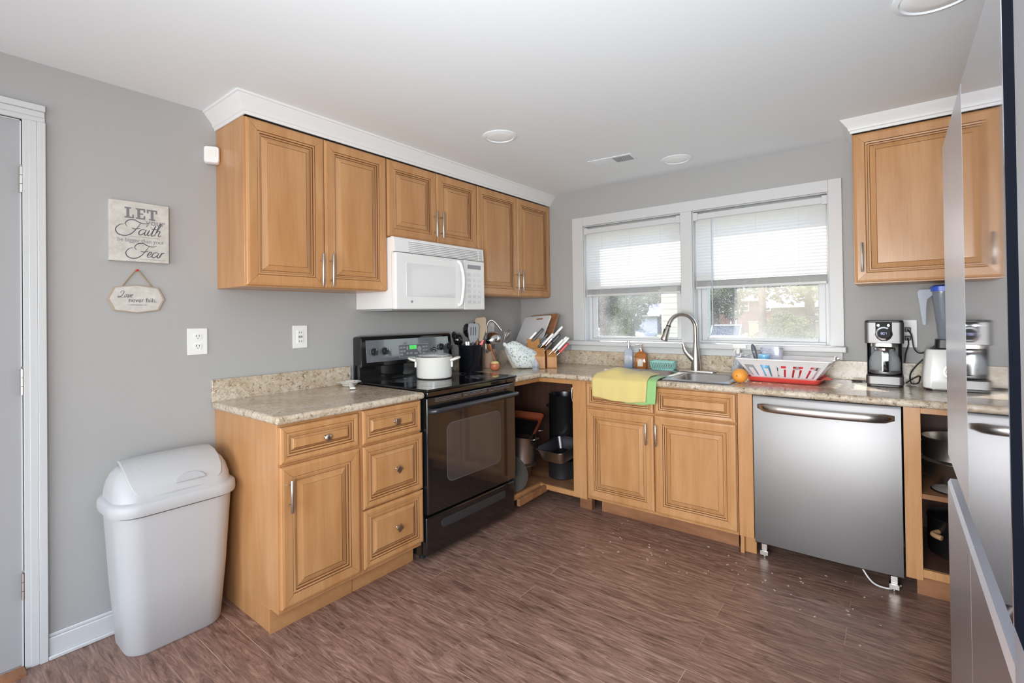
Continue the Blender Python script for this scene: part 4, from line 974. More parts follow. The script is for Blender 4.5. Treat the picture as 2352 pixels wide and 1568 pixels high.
for side in range(4):
    segs = 5 if side < 2 else 3
    wall_seg(side, -1, 1, 0, .022); wall_seg(side, -1, 1, .086, .118)
    for k in range(segs+1):
        c = -1+2*k/segs; hw_ = .085 if side < 2 else .14
        wall_seg(side, max(-1, c-hw_), min(1, c+hw_), .022, .086)
    for k in range(segs):
        c = -1+2*(k+.5)/segs; hw_ = .06 if side < 2 else .10
        wall_seg(side, c-hw_, c+hw_, .022, .068)
w, d = rk(.0); b.box(-w/2, w/2, -d/2, d/2, 0, .002)
b.build('basket', M['rack'], t)
w, d = rk(.118)
MB().loft([rrect(0,0,w,d,.02,.113,4), rrect(0,0,w+.022,d+.022,.025,.115,4), rrect(0,0,w+.024,d+.024,.025,.122,4), rrect(0,0,w,d,.02,.122,4)], 0, False, False).build('rim', M['whitep'], t)
for s in (-1, 1): MB().prism([(-.038,0),(-.025,.022),(.025,.022),(.038,0)], (s*(w/2+.004), 0, .118), (0,1,0), (0,0,1), (s,0,0), .006).build('handle', M['whitep'], t, bevel=.001)
def inrack(x, y, z=.012): return (RX+x, RY+y, CT+z)
t = thing('cup', 'light blue plastic cup upside down in the dish rack', 'cup', inrack(-.108,-.035), 0, 'things drying in the dish rack')
MB().lathe([(.032,0),(.034,.002),(.030,.118),(.027,.124),(0,.124)], (0,0,0), 28, cap0=False, cap1=False).build('body', M['bluecup'], t, smooth=50)
MB().lathe([(.030,.124),(.032,.126),(.031,.136),(.020,.137),(.019,.132),(0,.132)], (0,0,0), 28, cap0=False, cap1=False).build('lid', M['bluecup'], t, smooth=50)
t = thing('storage_container', 'clear plastic food container standing on edge in the dish rack', 'container', inrack(-.085,.055), R(3), 'things drying in the dish rack')
MB().loft([rrect(0,0,w_,.052,.018,z,5) for w_, z in ((.10,0),(.112,.01),(.116,.165),(.106,.180))]).build('body', M['clearplastic'], t, smooth=50)
MB().loft([rrect(0,0,.120,.060,.02,z,5) for z in (.165,.172)]).build('rim', M['frost'], t, smooth=40)
for (x, y, w_, h_, m, lb) in ((.015,-.055,.085,.100,M['redpack'],'red printed plastic tub in the middle of the dish rack'),(.105,-.045,.075,.095,M['redpack'],'second red plastic tub at the right end of the dish rack'),(-.035,-.06,.05,.085,M['whitep'],'white tub with small dark print in the dish rack')):
    t = thing('plastic_tub', lb, 'tub', inrack(x,y), 0, 'things drying in the dish rack')
    MB().loft([rrect(0,0,w_*k,.06*k,.02,z,5) for k, z in ((.8,0),(.84,.004),(1,h_),(1.04,h_+.003))]).build('body', m, t, smooth=40)
    if m is M['whitep']:
        MB().box(-.012,.008,-.0305,-.029,.05,.07).build('label', M['greyp'], t)
        MB().box(-.016,.012,-.0295,-.028,.022,.028).build('label', M['greyp'], t)
    else: MB().loft([rrect(0,0,w_*.95,.058,.02,z,5) for z in (.06,.066)]).build('band', M['whitep'], t)
t = thing('scrub_brush', 'grey handled brush sticking out of the left end of the dish rack', 'brush', inrack(-.165,.02,.03), 0, 'things drying in the dish rack')
MB().tube([(.02,0,0),(.0,0,.10),(-.012,0,.155),(-.018,0,.175)], [.008,.012,.013,.005], 12).build('grip', M['greyp'], t, smooth=60)
MB().lathe([(.006,0),(.006,.002)], (-.006,-.0125,.13), 12, axis=(0,-1,0)).build('hang_hole', M['lightgrey'], t)
t = thing('kitchen_tool', 'dark metal kitchen tool beside the brush in the dish rack', 'utensil', inrack(-.125,.035,.03), 0, 'things drying in the dish rack')
MB().tube(spline([(0,0,0),(.004,0,.10),(-.012,0,.125),(.010,0,.140),(.022,0,.128),(.034,0,.145),(.040,0,.12)]), .0035, 7).build('wire', M['darkmetal'], t, smooth=60)
t = thing('spray_bottle', 'clear ribbed spray bottle with white trigger behind the dish rack', 'bottle', (1.800,-.075,CT+.001))
MB().lathe([(.030,0),(.032,.003),(.032,.075),(.026,.095),(.014,.125),(.012,.135)], (0,0,0), 24).build('body', M['clearplastic'], t, smooth=50)
for k in range(8): 
    a = 2*PI*k/8+.2; MB().tube([(.0325*math.cos(a), .0325*math.sin(a), .004), (.0325*math.cos(a), .0325*math.sin(a), .078)], .0022, 6).build('rib', M['knobm'], t)
b = MB(); b.lathe([(.014,.132),(.014,.165),(.011,.170)], (0,0,0), 16); b.box(-.030,.050,-.009,.009,.166,.188); b.tube([(-.012,0,.166),(-.024,0,.145),(-.022,0,.130)], .004, 8); b.build('trigger', M['whitep'], t, bevel=.002)
# ------------------------------------------------------------------ coffee maker
t = thing('coffee_maker', 'stainless and black drip coffee maker with glass carafe on the worktop', 'coffee maker', (2.550, -.175, CT+.001))
def cmf(z0, z1, w, d, y0, m, name, r=.02, bev=.002, par=t):
    return MB().loft([rrect(0, y0, w, d, r, z0, 6), rrect(0, y0, w, d, r, z1, 6)]).build(name, m, par, bevel=bev)
cmf(.0, .012, .150, .19, 0, M['blackp'], 'foot_pad')
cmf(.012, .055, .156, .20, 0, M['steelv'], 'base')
cmf(.055, .060, .146, .19, 0, M['blackp'], 'warming_plate')
cmf(.055, .225, .150, .07, .062, M['blackp'], 'column')
for s in (-1, 1): MB().box(s*.075-(.003 if s > 0 else 0), s*.075+(.003 if s < 0 else 0), -.02, .09, .058, .226).build('side_post', M['blackp'], t, bevel=.001)
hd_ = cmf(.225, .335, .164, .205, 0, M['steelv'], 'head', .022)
cmf(.335, .343, .160, .20, 0, M['blackp'], 'lid', .02)
cmf(.205, .226, .115, .12, -.015, M['nickel'], 'filter_basket', .03)
MB().prism([(-.034,.333),(.034,.333),(.034,.29),(.037,.27),(.028,.250),(.012,.238),(-.012,.238),(-.028,.250),(-.037,.27),(-.034,.29)], (0,-.1025,0), (1,0,0), (0,0,1), (0,-1,0), .0025).build('control_face', M['blackm'], hd_, bevel=.001)
MB().lathe([(.034,0),(.034,.005),(.027,.007),(.026,.004)], (0,-.1045,.277), 32, axis=(0,-1,0), cap1=False).build('dial_ring', M['chrome'], hd_, smooth=30)
MB().lathe([(.026,0),(.026,.002)], (0,-.1065,.277), 28, axis=(0,-1,0)).build('dial_face', M['blackm'], hd_)
b = MB()
for k, bars in enumerate(('abcdefg','abcdef','abc')):
    ox = -.009+k*.0085; S = {'a':(0,.010,.003,.0006),'g':(0,.005,.003,.0006),'d':(0,0,.003,.0006),'b':(.003,.0075,.0006,.0022),'c':(.003,.0025,.0006,.0022),'f':(-.003,.0075,.0006,.0022),'e':(-.003,.0025,.0006,.0022)}
    for c in bars:
        x, z, w_, h_ = S[c]; b.box(ox+x-w_*.7, ox+x+w_*.7, -.1094, -.1088, .272+z-h_, .272+z+h_)
b.build('clock_digits', M['bluelcd'], hd_)
for s in (-1, 1):
    MB().lathe([(.0075,0),(.0075,.002),(.005,.0025)], (s*.021,-.1045,.318), 16, axis=(0,-1,0)).build('button', M['chrome'], hd_, smooth=30)
car = MB().lathe([(.052,.062),(.060,.066),(.066,.085),(.068,.120),(.062,.150),(.046,.176),(.042,.184)], (0,-.030,0), 36, cap0=True, cap1=False).build('carafe', M['clear'], t, smooth=50)
MB().lathe([(.058,.066),(.064,.075),(.0,.075)], (0,-.030,0), 28, cap1=False).build('coffee', M['coffee'], car)
MB().lathe([(.068,.070),(.0685,.078),(.0675,.083)], (0,-.030,0), 36, cap0=False, cap1=False).build('band', M['steelv'], car, smooth=40)
MB().lathe([(.044,.184),(.046,.188),(.044,.198),(.02,.202)], (0,-.030,0), 28, cap0=False).build('carafe_lid', M['chrome'], car, smooth=40)
MB().loft([[Vector((x+.004, y, z)) for x, y in ((-.012,0),(.014,0),(.014,.012),(-.012,.012))] for y, z in ()] or [[Vector((.006+a, yy, z)) for a, yy in ((-.012,y-.006),(.012,y-.006),(.012,y+.006),(-.012,y+.006))] for y, z in ((-.078,.190),(-.108,.186),(-.112,.160),(-.110,.090),(-.100,.078))]).build('carafe_handle', M['black'], car, bevel=.003)
MB().box(-.009,-.005,-.1195,-.1165,.085,.180).build('handle_trim', M['chrome'], car)
# ------------------------------------------------------------------ blender
t = thing('blender', 'white blender with smoky jar and blue lid beside the fridge', 'blender', (2.815, -.195, CT+.001))
MB().loft([rrect(0,0,w_,d_,.035,z,7) for w_, d_, z in ((.215,.20,.008),(.228,.21,.014),(.230,.212,.05),(.222,.205,.10),(.208,.19,.16),(.200,.18,.192),(.190,.17,.200))]).build('base', M['whitep'], t, smooth=40)
MB().loft([rrect(0,0,.20,.185,.03,z,5) for z in (0,.009)]).build('foot_ring', M['blackp'], t)
MB().lathe([(.042,0),(.042,.004),(.036,.006)], (0,-.106,.095), 28, axis=(0,-1,.08)).build('dial_ring', M['nickel'], t, smooth=30)
MB().lathe([(.033,0),(.030,.012),(.014,.014)], (0,-.110,.095), 28, axis=(0,-1,.08)).build('dial', M['whitep'], t, smooth=30)
MB().lathe([(.010,0),(.010,.006)], (0,-.123,.096), 16, axis=(0,-1,.08)).build('dial_cap', M['greyp'], t)
MB().loft([rrect(0,0,.17,.14,.03,.199,5), rrect(0,0,.15,.13,.03,.206,5)]).build('collar_plate', M['blackp'], t)
MB().loft([rrect(0,0,.125,.115,.02,.205,5), rrect(0,0,.120,.112,.02,.248,5)]).build('jar_base', M['blackp'], t, bevel=.002)
o = MB().loft([rrect(0,0,.098,.098,.02,.248,5), rrect(0,0,.110,.110,.022,.32,5), rrect(0,0,.145,.145,.03,.49,5), rrect(0,0,.140,.140,.03,.49,5), rrect(0,0,.104,.104,.02,.32,5), rrect(0,0,.092,.092,.02,.254,5)], 0, True, True).build('jar', M['cleardark'], t, smooth=40)
MB().loft([rrect(0,0,.152,.152,.035,.488,5), rrect(0,0,.152,.152,.035,.510,5), rrect(0,0,.12,.12,.03,.518,5)]).build('lid', M['blue'], t, smooth=35)
b = MB(); b.prism([(-.108,.318),(-.094,.318),(-.092,.40),(-.088,.448),(-.066,.470),(-.066,.500),(-.120,.500),(-.128,.488)], (0,-.013,0), (1,0,0), (0,0,1), (0,1,0), .026); b.build('handle', M['clearplastic'], o, bevel=.003)
# ------------------------------------------------------------------ outlets, cords
def outlet(name, label, wallm, u, z, w=.084, h=.124, kind='duplex', plugs=False):
    # wallm: 'A' left wall (u = y), 'B' back wall (u = x)
    t = thing(name, label, 'outlet', (0, u, z) if wallm == 'A' else (u, 0, z), A if wallm == 'A' else 0, 'white outlet plates')
    pl = MB().box(-w/2, w/2, -.006, -.0005, -h/2, h/2).build('plate', M['outletw'], t, bevel=.002)
    if kind == 'gfci':
        MB().box(-.019, .019, -.009, -.005, -.036, .036).build('receptacle', M['outletw'], pl, bevel=.001)
        for dz in (-.024, .024):
            for x in (-.007, .006): MB().box(x-.0013, x+.0013, -.0096, -.0088, dz-.005, dz+.005).build('slot', M['greyp'], pl)
        for x in (-.006,.006): MB().box(x-.005, x+.005, -.0102, -.0088, -.006, .006).build('test_button', M['lightgrey'], pl)
    else:
        for dz in (-.023, .023):
            r_ = MB().loft([[Vector((p.x, yy, p.y+dz)) for p in rrect(0,0,.034,.028,.012,0,5)] for yy in (-.005,-.0085)]).build('receptacle', M['outletw'], pl)
            for x in (-.007, .006): MB().box(x-.0013, x+.0013, -.0092, -.0083, dz-.001, dz+.008).build('slot', M['greyp'], pl)
            MB().lathe([(.0022,0),(.0022,.0008)], (0,-.0084,dz-.008), 8, axis=(0,-1,0)).build('slot', M['greyp'], pl)
    return t
outlet('wall_outlet', 'white duplex outlet on the left wall beside the trash can side of the backsplash', 'A', -2.547, 1.199)
outlet('wall_outlet', 'white outlet on the wall between the left worktop and the range', 'A', -2.043, 1.201, kind='gfci')
outlet('wall_outlet', 'white outlet partly hidden behind the ladle in the corner', 'A', -.42, 1.19)
outlet('wall_outlet', 'white outlet with two plugs between coffee maker and blender', 'B', 2.650, 1.175, .082, .15)
for dz, c, m in ((.023, [(2.650,-.045,1.198),(2.665,-.06,1.17),(2.675,-.06,1.10),(2.70,-.08,1.075),(2.74,-.10,1.10),(2.775,-.075,1.135)], M['blackp']),
                 (-.023, [(2.650,-.045,1.152),(2.652,-.06,1.12),(2.640,-.05,1.07),(2.635,-.045,1.02)], M['blackp'])):
    t = thing('power_cord', 'blender power cord plugged into the upper socket' if dz > 0 else 'coffee maker power cord plugged into the lower socket', 'cord', (0,0,0), 0, 'black power cords')
    MB().box(2.638, 2.664, -.040, -.0095, 1.175+dz-.012, 1.175+dz+.012).build('plug', M['blackp'], t, bevel=.003)
    MB().tube(spline(c), .0032, 8).build('cable', m, t, smooth=60)
t = thing('power_cord', 'black cord looped on the worktop between coffee maker and blender', 'cord', (0,0,0), 0, 'black power cords')
MB().tube(spline([(2.64,-.08,CT+.008),(2.66,-.05,CT+.02),(2.695,-.06,CT+.045),(2.69,-.10,CT+.014),(2.66,-.11,CT+.010),(2.66,-.07,CT+.06),(2.70,-.05,CT+.12),(2.735,-.04,CT+.155)]), .0034, 8).build('cable', M['blackp'], t, smooth=60)
t = thing('power_cord', 'thin black loop of cord on the worktop left of the coffee maker', 'cord', (0,0,0), 0, 'black power cords')
MB().tube(spline([(2.47,-.10,CT+.004),(2.43,-.085,CT+.004),(2.40,-.095,CT+.004),(2.415,-.115,CT+.004),(2.45,-.112,CT+.004)]), .0025, 6).build('cable', M['blackp'], t, smooth=60)
# ------------------------------------------------------------------ motion sensor
t = thing('motion_sensor', 'small white motion sensor in the corner between wall and wall cabinet', 'sensor', (.012, -2.478, 2.087), R(62))
MB().loft([[Vector((p.x, yy, p.y)) for p in rrect(0,0,.066*k,.082*k,.012,0,5)] for yy, k in ((.0,.92),(-.012,1),(-.034,1),(-.042,.9))]).build('housing', M['whitep'], t, smooth=40)
MB().loft([[Vector((p.x, yy, p.y)) for p in rrect(0,.008,.036,.034,.004,0,4)] for yy in (-.041,-.044)]).build('lens', M['enamel'], t)
# ------------------------------------------------------------------ wall signs
def text_mesh(txt, size, name, m, parent, x, z, y, sx=1, bold=0, shear=0, align='LEFT'):
    c = bpy.data.curves.new(name, 'FONT'); c.body = txt; c.size = size; c.extrude = .0004; c.offset = bold; c.shear = shear; c.align_x = align; c.resolution_u = 3
    o = bpy.data.objects.new(name+'_tmp', c); COL.objects.link(o)
    bpy.context.view_layer.update()
    me = bpy.data.meshes.new_from_object(o.evaluated_get(bpy.context.evaluated_depsgraph_get()))
    bpy.data.objects.remove(o); me.name = name
    me.transform(Matrix(((sx,0,0,x),(0,0,-1,y),(0,1,0,z),(0,0,0,1)))); me.materials.clear(); me.materials.append(m)
    n = bpy.data.objects.new(name, me); COL.objects.link(n); n.parent = parent; return n
GL = {
 'a': (1.2, [[(.9,.8),(.55,1),(.15,.8),(.02,.35),(.25,0),(.6,.15),(.88,.6),(.98,1)], [(.98,1),(.86,.3),(1.02,0),(1.25,.2)]]),
 'i': (.55, [[(0,.25),(.22,1),(.12,.2),(.3,0),(.55,.25)], [(.28,1.42),(.33,1.5)]]),
 't': (.6, [[(0,.25),(.35,1.9),(.15,.2),(.35,0),(.6,.25)], [(-.1,1.15),(.65,1.22)]]),
 'h': (1.0, [[(0,.2),(.35,1.5),(.42,2.2),(.25,2.1),(.12,1),(.05,0)], [(.08,.45),(.4,.98),(.62,.85),(.56,.2),(.74,0),(1.0,.25)]]),
 'e': (.75, [[(0,.3),(.45,.55),(.55,.92),(.28,.98),(.05,.45),(.28,0),(.75,.25)]]),
 'r': (.7, [[(0,.2),(.2,1),(.15,.5),(.08,0)], [(.13,.55),(.4,.98),(.65,.9)]]),
 'o': (.85, [[(.5,1),(.12,.8),(.05,.25),(.32,0),(.62,.35),(.55,.9),(.42,1),(.85,.85)]]),
 'v': (.8, [[(0,.85),(.15,1),(.18,.15),(.34,0),(.62,.6),(.58,1),(.8,.85)]]),
 'F': (1.5, [[(1.35,2.0),(1.05,1.1),(.6,.15),(-.2,-.35),(-1.2,-.15),(-1.75,.6),(-1.5,1.35),(-.9,1.6)], [(-.35,1.25),(-.75,1.75),(-.45,2.35),(.3,2.5),(1.1,2.15),(1.9,2.0),(2.5,2.2)], [(.35,1.05),(.9,.95),(1.5,1.15)]]),
 'L': (1.3, [[(.2,1.55),(-.1,1.7),(.1,2.1),(.75,2.1),(.85,1.6),(.55,.6),(.2,.05),(-.3,-.05),(-.4,.3),(0,.35),(.6,0),(1.2,-.05),(1.4,.3)]])}
def script(word, name, m, parent, x, z, y, s, w):
    b = MB(); cx = x
    for ch in word:
        adv, strokes = GL[ch]
        for st in strokes:
            P3 = spline([Vector((cx+(px+.28*py)*s, y, z+py*s)) for px, py in st], 5)
            n = len(P3); rr = [w*(.55+.75*abs(math.sin(PI*k/(n-1)))) for k in range(n)]
            b.tube(P3, rr, 6)
        cx += adv*s
    o = b.build(name, m, parent); bm_ = o.data
    for v_ in bm_.vertices: v_.co.y = y+(v_.co.y-y)*.25
    return o
t = thing('wall_sign', 'square off-white box sign reading LET your Faith be bigger than your Fear', 'sign', (0, -2.877, 1.555), A)
sw_, sh_ = .212, .257
o = MB().box(0, sw_, -.024, -.0005, 0, sh_).build('panel', M['canvas'], t, bevel=.0015)
b = MB(); y_ = -.0243
def slab_letters():
    h = .046; z = sh_*.72; x = .052
    k_ = [0]
    def bx(x0, x1, z0, z1): k_[0] += 1; b.box(x0, x1, y_-.0004-.00004*k_[0], y_, z0, z1)
    # L
    bx(x, x+.022, z+h-.006, z+h); bx(x, x+.032, z, z+.006); bx(x+.006, x+.016, z, z+h); bx(x+.026, x+.032, z, z+.016)
    x += .038
    bx(x, x+.034, z+h-.006, z+h); bx(x, x+.034, z, z+.006); bx(x+.006, x+.016, z, z+h); bx(x+.028, x+.034, z, z+.015); bx(x+.028, x+.034, z+h-.015, z+h); bx(x+.016, x+.026, z+h/2-.003, z+h/2+.003)
    x += .040
    bx(x, x+.038, z+h-.006, z+h); bx(x, x+.006, z+h-.016, z+h); bx(x+.032, x+.038, z+h-.016, z+h); bx(x+.014, x+.024, z, z+h); bx(x+.008, x+.030, z, z+.006)
slab_letters(); b.build('lettering', M['ink'], t)
text_mesh('your', .036, 'lettering', M['ink2'], t, .126, sh_*.635, y_, 1.05, .0006)
script('Faith', 'lettering', M['ink3'], t, .060, sh_*.455, y_-.0003, .0250, .0015)
text_mesh('be bigger than your', .0245, 'lettering', M['ink2'], t, .026, sh_*.325, y_, .86, .0002)
script('Fear', 'lettering', M['ink3'], t, .092, sh_*.085, y_-.0003, .0235, .0015)
b = MB()
for x0, x1, z in ((.068,.175,sh_*.415),(.105,.195,sh_*.045)):
    k = x0
    while k < x1: b.box(k, k+.0022, y_-.0004, y_, z, z+.0014); k += .0042
b.build('dotted_line', M['ink3'], t)
t = thing('hanging_sign', 'small eight-sided sign reading Love never fails, hung on twine from a nail', 'sign', (0, -2.7805, 1.395), A)
hw_, hh_ = .1025, .0615
oc = [(-hw_,0),(-.080,-.050),(.0,-hh_),(.080,-.050),(hw_,0),(.080,.050),(0,hh_),(-.080,.050)]
MB().prism(oc, (0,-.0005,0), (1,0,0), (0,0,1), (0,-1,0), .009).build('board', M['signedge'], t, bevel=.001)
MB().prism([(x*.92, z*.92) for x, z in oc], (0,-.0095,0), (1,0,0), (0,0,1), (0,-1,0), .0006).build('face', M['canvas'], t)
script('Love', 'lettering', M['ink3'], t, -.062, .006, -.0105, .0125, .0009)
text_mesh('never fails.', .026, 'lettering', M['ink3'], t, -.030, -.014, -.0103, .92)
text_mesh('1 CORINTHIANS 13:8', .0085, 'lettering', M['ink2'], t, 0, -.029, -.0103, .85, align='CENTER')
MB().tube([(-.052,-.006,.052),(-.028,-.007,.090),(-.004,-.008,.124),(.006,-.008,.124),(.030,-.007,.090),(.056,-.006,.052)], .0026, 8).build('twine', M['twine'], t, smooth=60)
MB().lathe([(.0045,0),(.0045,.012),(.002,.014)], (.001,-.0005,.124), 12, axis=(0,-1,0)).build('nail', M['red'], t)
# ------------------------------------------------------------------ ceiling lights and vent
for i, (lx, ly, lr) in enumerate(LIGHTS[:3]):
    lb = ('round flat recessed ceiling light above the range side of the room', 'round recessed ceiling light close to the top right, near the fridge', 'faint round recessed ceiling light near the window wall')[i]
    t = thing('ceiling_light', lb, 'ceiling light', (lx, ly, H), 0, 'recessed ceiling lights')
    MB().lathe([(lr+.022,-.0005),(lr+.020,-.004),(lr+.004,-.009),(lr,-.004),(lr-.002,-.001)], (0,0,0), 48, cap0=False, cap1=False).build('trim_ring', M['ceiling'], t, smooth=30)
    MB().lathe([(lr+.001,-.001),(lr-.001,-.004),(lr*.6,-.006),(.001,-.007)], (0,0,0), 40, cap0=False, cap1=False).build('diffuser', M['lamplens'], t, smooth=60)
t = thing('air_vent', 'white rectangular ceiling air register with slits', 'vent', (1.172, -.555, H), R(5))
MB().box(-.145, .145, -.068, .068, -.005, -.0005).build('plate', M['ceiling'], t, bevel=.002)
for k in range(12): MB().box(.020+k*.0095, .0245+k*.0095, -.048, .048, -.0062, -.0048).build('slit', M['greyp'], t)
for k in range(12): MB().box(-.130+k*.0095, -.1255+k*.0095, -.048, .048, -.0062, -.0048).build('slit', M['ceiling'], t)
# ------------------------------------------------------------------ pots in the open cabinets
def pot(name, label, loc, r, h, m, tilt=None, grp='pots in the corner cabinet', handles=True, flare=1.0, hm=None):
    t = thing(name, label, 'pot', loc, 0, grp)
    if tilt: t.rotation_euler = tilt
    MB().lathe([(r*.9*flare,0),(r*flare,.008),(r,h-.004),(r+.004,h),(r-.003,h),(r-.004,h-.006),(r*flare-.004,.01),(0,.006)], (0,0,0), 36, cap1=False).build('body', m, t, smooth=45)
    if handles:
        for s in (-1, 1): MB().tube(spline([(s*r*.98,-.035,h*.8),(s*(r+.03),-.025,h*.82),(s*(r+.03),.025,h*.82),(s*r*.98,.035,h*.8)]), .005, 8).build('handle', hm or m, t, smooth=60)
    return t
pot('small_pot', 'small steel saucepan low in the corner cabinet under the larger pot', (.400,-.565,.1215), .078, .085, M['potsteel'], handles=False)
o = bpy.data.objects['small_pot']; MB().tube(spline([(.070,-.055,.07),(.10,-.085,.075),(.12,-.10,.045),(.125,-.105,.02)]), .009, 10, flat=.6).build('handle', M['blackp'], o, smooth=60)
t = thing('pan_lid', 'flat steel lid lying between the two pots in the corner cabinet', 'lid', (.405,-.56,.2078), 0, 'pots in the corner cabinet')
MB().lathe([(.108,0),(.110,.004),(.08,.014),(.02,.019),(0,.019)], (0,0,0), 36, cap0=True, cap1=False).build('disc', M['potsteel'], t, smooth=50)
pot('saucepot', 'shiny steel pot in the middle of the corner cabinet', (.405,-.56,.229), .112, .22, M['potsteel'])
t = thing('roasting_pan', 'deep steel roasting pan with dark inside right of the steel pot', 'pan', (.665,-.425,.275)); t.rotation_euler = (R(9), 0, R(-6))
L = [rrect(0,0,a,d,.04,z,5) for a, d, z in ((.20,.23,0),(.245,.275,.085),(.262,.292,.087),(.262,.292,.091))]
MB().loft(L, cap1=False).build('body', M['potsteel'], t, smooth=35)
L = [rrect(0,0,a,d,.04,z,5) for a, d, z in ((.262,.292,.091),(.238,.268,.088),(.194,.224,.005))]
MB().loft(L, cap0=False).build('inner', M['darkmetal'], t, smooth=35)
pot('stew_pot', 'black enamel pot under the roasting pan in the corner cabinet', (.66,-.40,.1215), .10, .13, M['blackp'], handles=False)
pot('stock_pot', 'tall dark stock pot at the back of the corner cabinet', (.535,-.165,.1215), .118, .56, M['darkmetal'])
t = thing('griddle_pan', 'square black pan with brown non-stick inside, on top of the steel pot', 'pan', (.405,-.555,.475)); t.rotation_euler = (R(20), R(4), R(20))
L = [rrect(0,0,a,a,.03,z,5) for a, z in ((.27,0),(.30,.045),(.305,.048),(.29,.048),(.262,.008))]
MB().loft(L[:4], cap1=False).build('body', M['black'], t, smooth=35)
MB().loft(L[3:], cap0=False).build('inner', mat('copper_brown', srgb(150,74,48), .3, .2), t, smooth=35)
MB().loft([rrect(0,0,a,a,.03,z,5) for a, z in ((.215,.0083),(.215,.0095))]).build('worn_base', M['black'], t)
MB().tube([(.15,-.06,.03),(.175,-.05,.03),(.175,.05,.03),(.15,.06,.03)], .005, 8).build('handle', M['nickel'], t, smooth=60)
t = thing('frying_pan', 'grey frying pan standing upright beside the range in the corner cabinet', 'pan', (.585,-.885,.262)); t.rotation_euler = (R(90), 0, R(8))
MB().lathe([(.085,0),(.118,.022),(.121,.024),(.114,.022),(.082,.003),(0,.003)], (0,0,0), 36, cap1=False).build('body', mat('pan_grey', srgb(112,106,100), .4, .6), t, smooth=45)
for k, (x, y, r, h) in enumerate(((.80,-.35,.055,.05),(.80,-.35,.05,.03))):
    t = thing('tin', 'small metal tin on the cabinet floor at the right of the pots' if k == 0 else 'upper small metal tin stacked on another at the right of the pots', 'tin', (x,y,.121+k*.053), 0, 'pots in the corner cabinet')
    MB().lathe([(r,0),(r,h),(r-.003,h),(r-.003,.003),(0,.003)], (0,0,0), 28, cap1=False).build('body', M['potsteel'], t, smooth=40)
G3 = 'pans in the open right cabinet'
pot('mixing_bowl', 'wide steel pan on the shelf of the open right cabinet, under another', (2.825,-.33,.4855), .145, .105, M['potsteel'], None, G3, False, .8)
pot('saucepot', 'upright steel pot stacked on the wide pan in the right cabinet', (2.815,-.33,.592), .128, .105, M['potsteel'], None, G3, True, .95)
t = thing('pan_lid', 'glass pot lid lying at the front of the shelf in the right cabinet', 'lid', (2.80,-.505,.486), 0, G3)
MB().lathe([(.086,0),(.089,.004),(.085,.008)], (0,0,0), 36, cap0=False, cap1=False).build('rim', M['chrome'], t, smooth=40)
MB().lathe([(.086,.006),(.06,.018),(.001,.026)], (0,0,0), 30, cap0=False, cap1=False).build('glass', M['clear'], t, smooth=60)
t = pot('stew_pot', 'black stew pot with lid on the floor of the right cabinet', (2.84,-.34,.1475), .135, .17, M['darkmetal'], None, G3, False)
MB().lathe([(.138,.171),(.135,.178),(.06,.196),(0,.20)], (0,0,0), 36, cap0=True, cap1=False).build('lid', M['darkmetal'], t, smooth=50)
MB().lathe([(.05,.199),(.052,.205),(.03,.215)], (0,0,0), 20).build('lid_knob', M['nickel'], t, smooth=40)
MB().tube(spline([(-.10,-.09,.12),(-.12,-.12,.115),(-.09,-.14,.11)]), .012, 10).build('handle', mat('tan_handle', srgb(190,150,110), .4), t, smooth=60)
# crumbs on the floor
b = MB(); rnd = random.Random(11)
for k in range(70):
    x = rnd.uniform(1.2, 2.6); y = rnd.uniform(-.95, -.56) - .25*rnd.random()**3; r = rnd.uniform(.001, .0032)
    b.obox((x, y, r*.5+.0002), (math.cos(k), math.sin(k), 0), (-math.sin(k), math.cos(k), 0), (0,0,1), r*rnd.uniform(1,2.4), r, r*.4)
o = b.build('crumbs', mat('crumb', srgb(200,186,168), .8)); tag(o, 'pale crumbs and dust scattered on the floor below the dishwasher', 'crumbs', kind='stuff')
# ------------------------------------------------------------------ outside
def outm(name, col, rough=.8): return mat(name, col, rough)
grass = outm('lawn', srgb(120,140,84)); v = coords(grass); lk(grass, ramp(grass, noise(grass, v, 1.3, 6, .7), [(.3, srgb(74,88,52)), (.7, srgb(118,122,88))]), P(grass).inputs['Base Color'])
GZ = -.75
o = struct(MB().box(-60, 40, .3, 90, GZ-.1, GZ).build('ground', grass))
o = struct(MB().box(-60, 40, 26.5, 32, GZ, GZ+.03).build('road', outm('asphalt', srgb(104,104,106))))
struct(MB().box(-.3, 4.2, .141, .42, 2.30, 2.36).build('roof_eave', M['white']))
brick = outm('red_brick', srgb(150,104,92)); v = coords(brick, (1,1,1), (R(90),0,0)); bt = nd(brick, 'ShaderNodeTexBrick'); lk(brick, v, bt.inputs['Vector']); bt.inputs['Scale'].default_value = 4
bt.inputs['Color1'].default_value = srgb(112,80,76); bt.inputs['Color2'].default_value = srgb(98,68,66); bt.inputs['Mortar'].default_value = srgb(124,108,102); bt.inputs['Mortar Size'].default_value = .015; lk(brick, bt.outputs[0], P(brick).inputs['Base Color'])
shing = outm('grey_shingle', srgb(92,98,112)); wht = outm('white_trim', srgb(186,188,194)); dkw = outm('window_dark', srgb(70,78,88), .2); sid = outm('pale_siding', srgb(186,186,176))
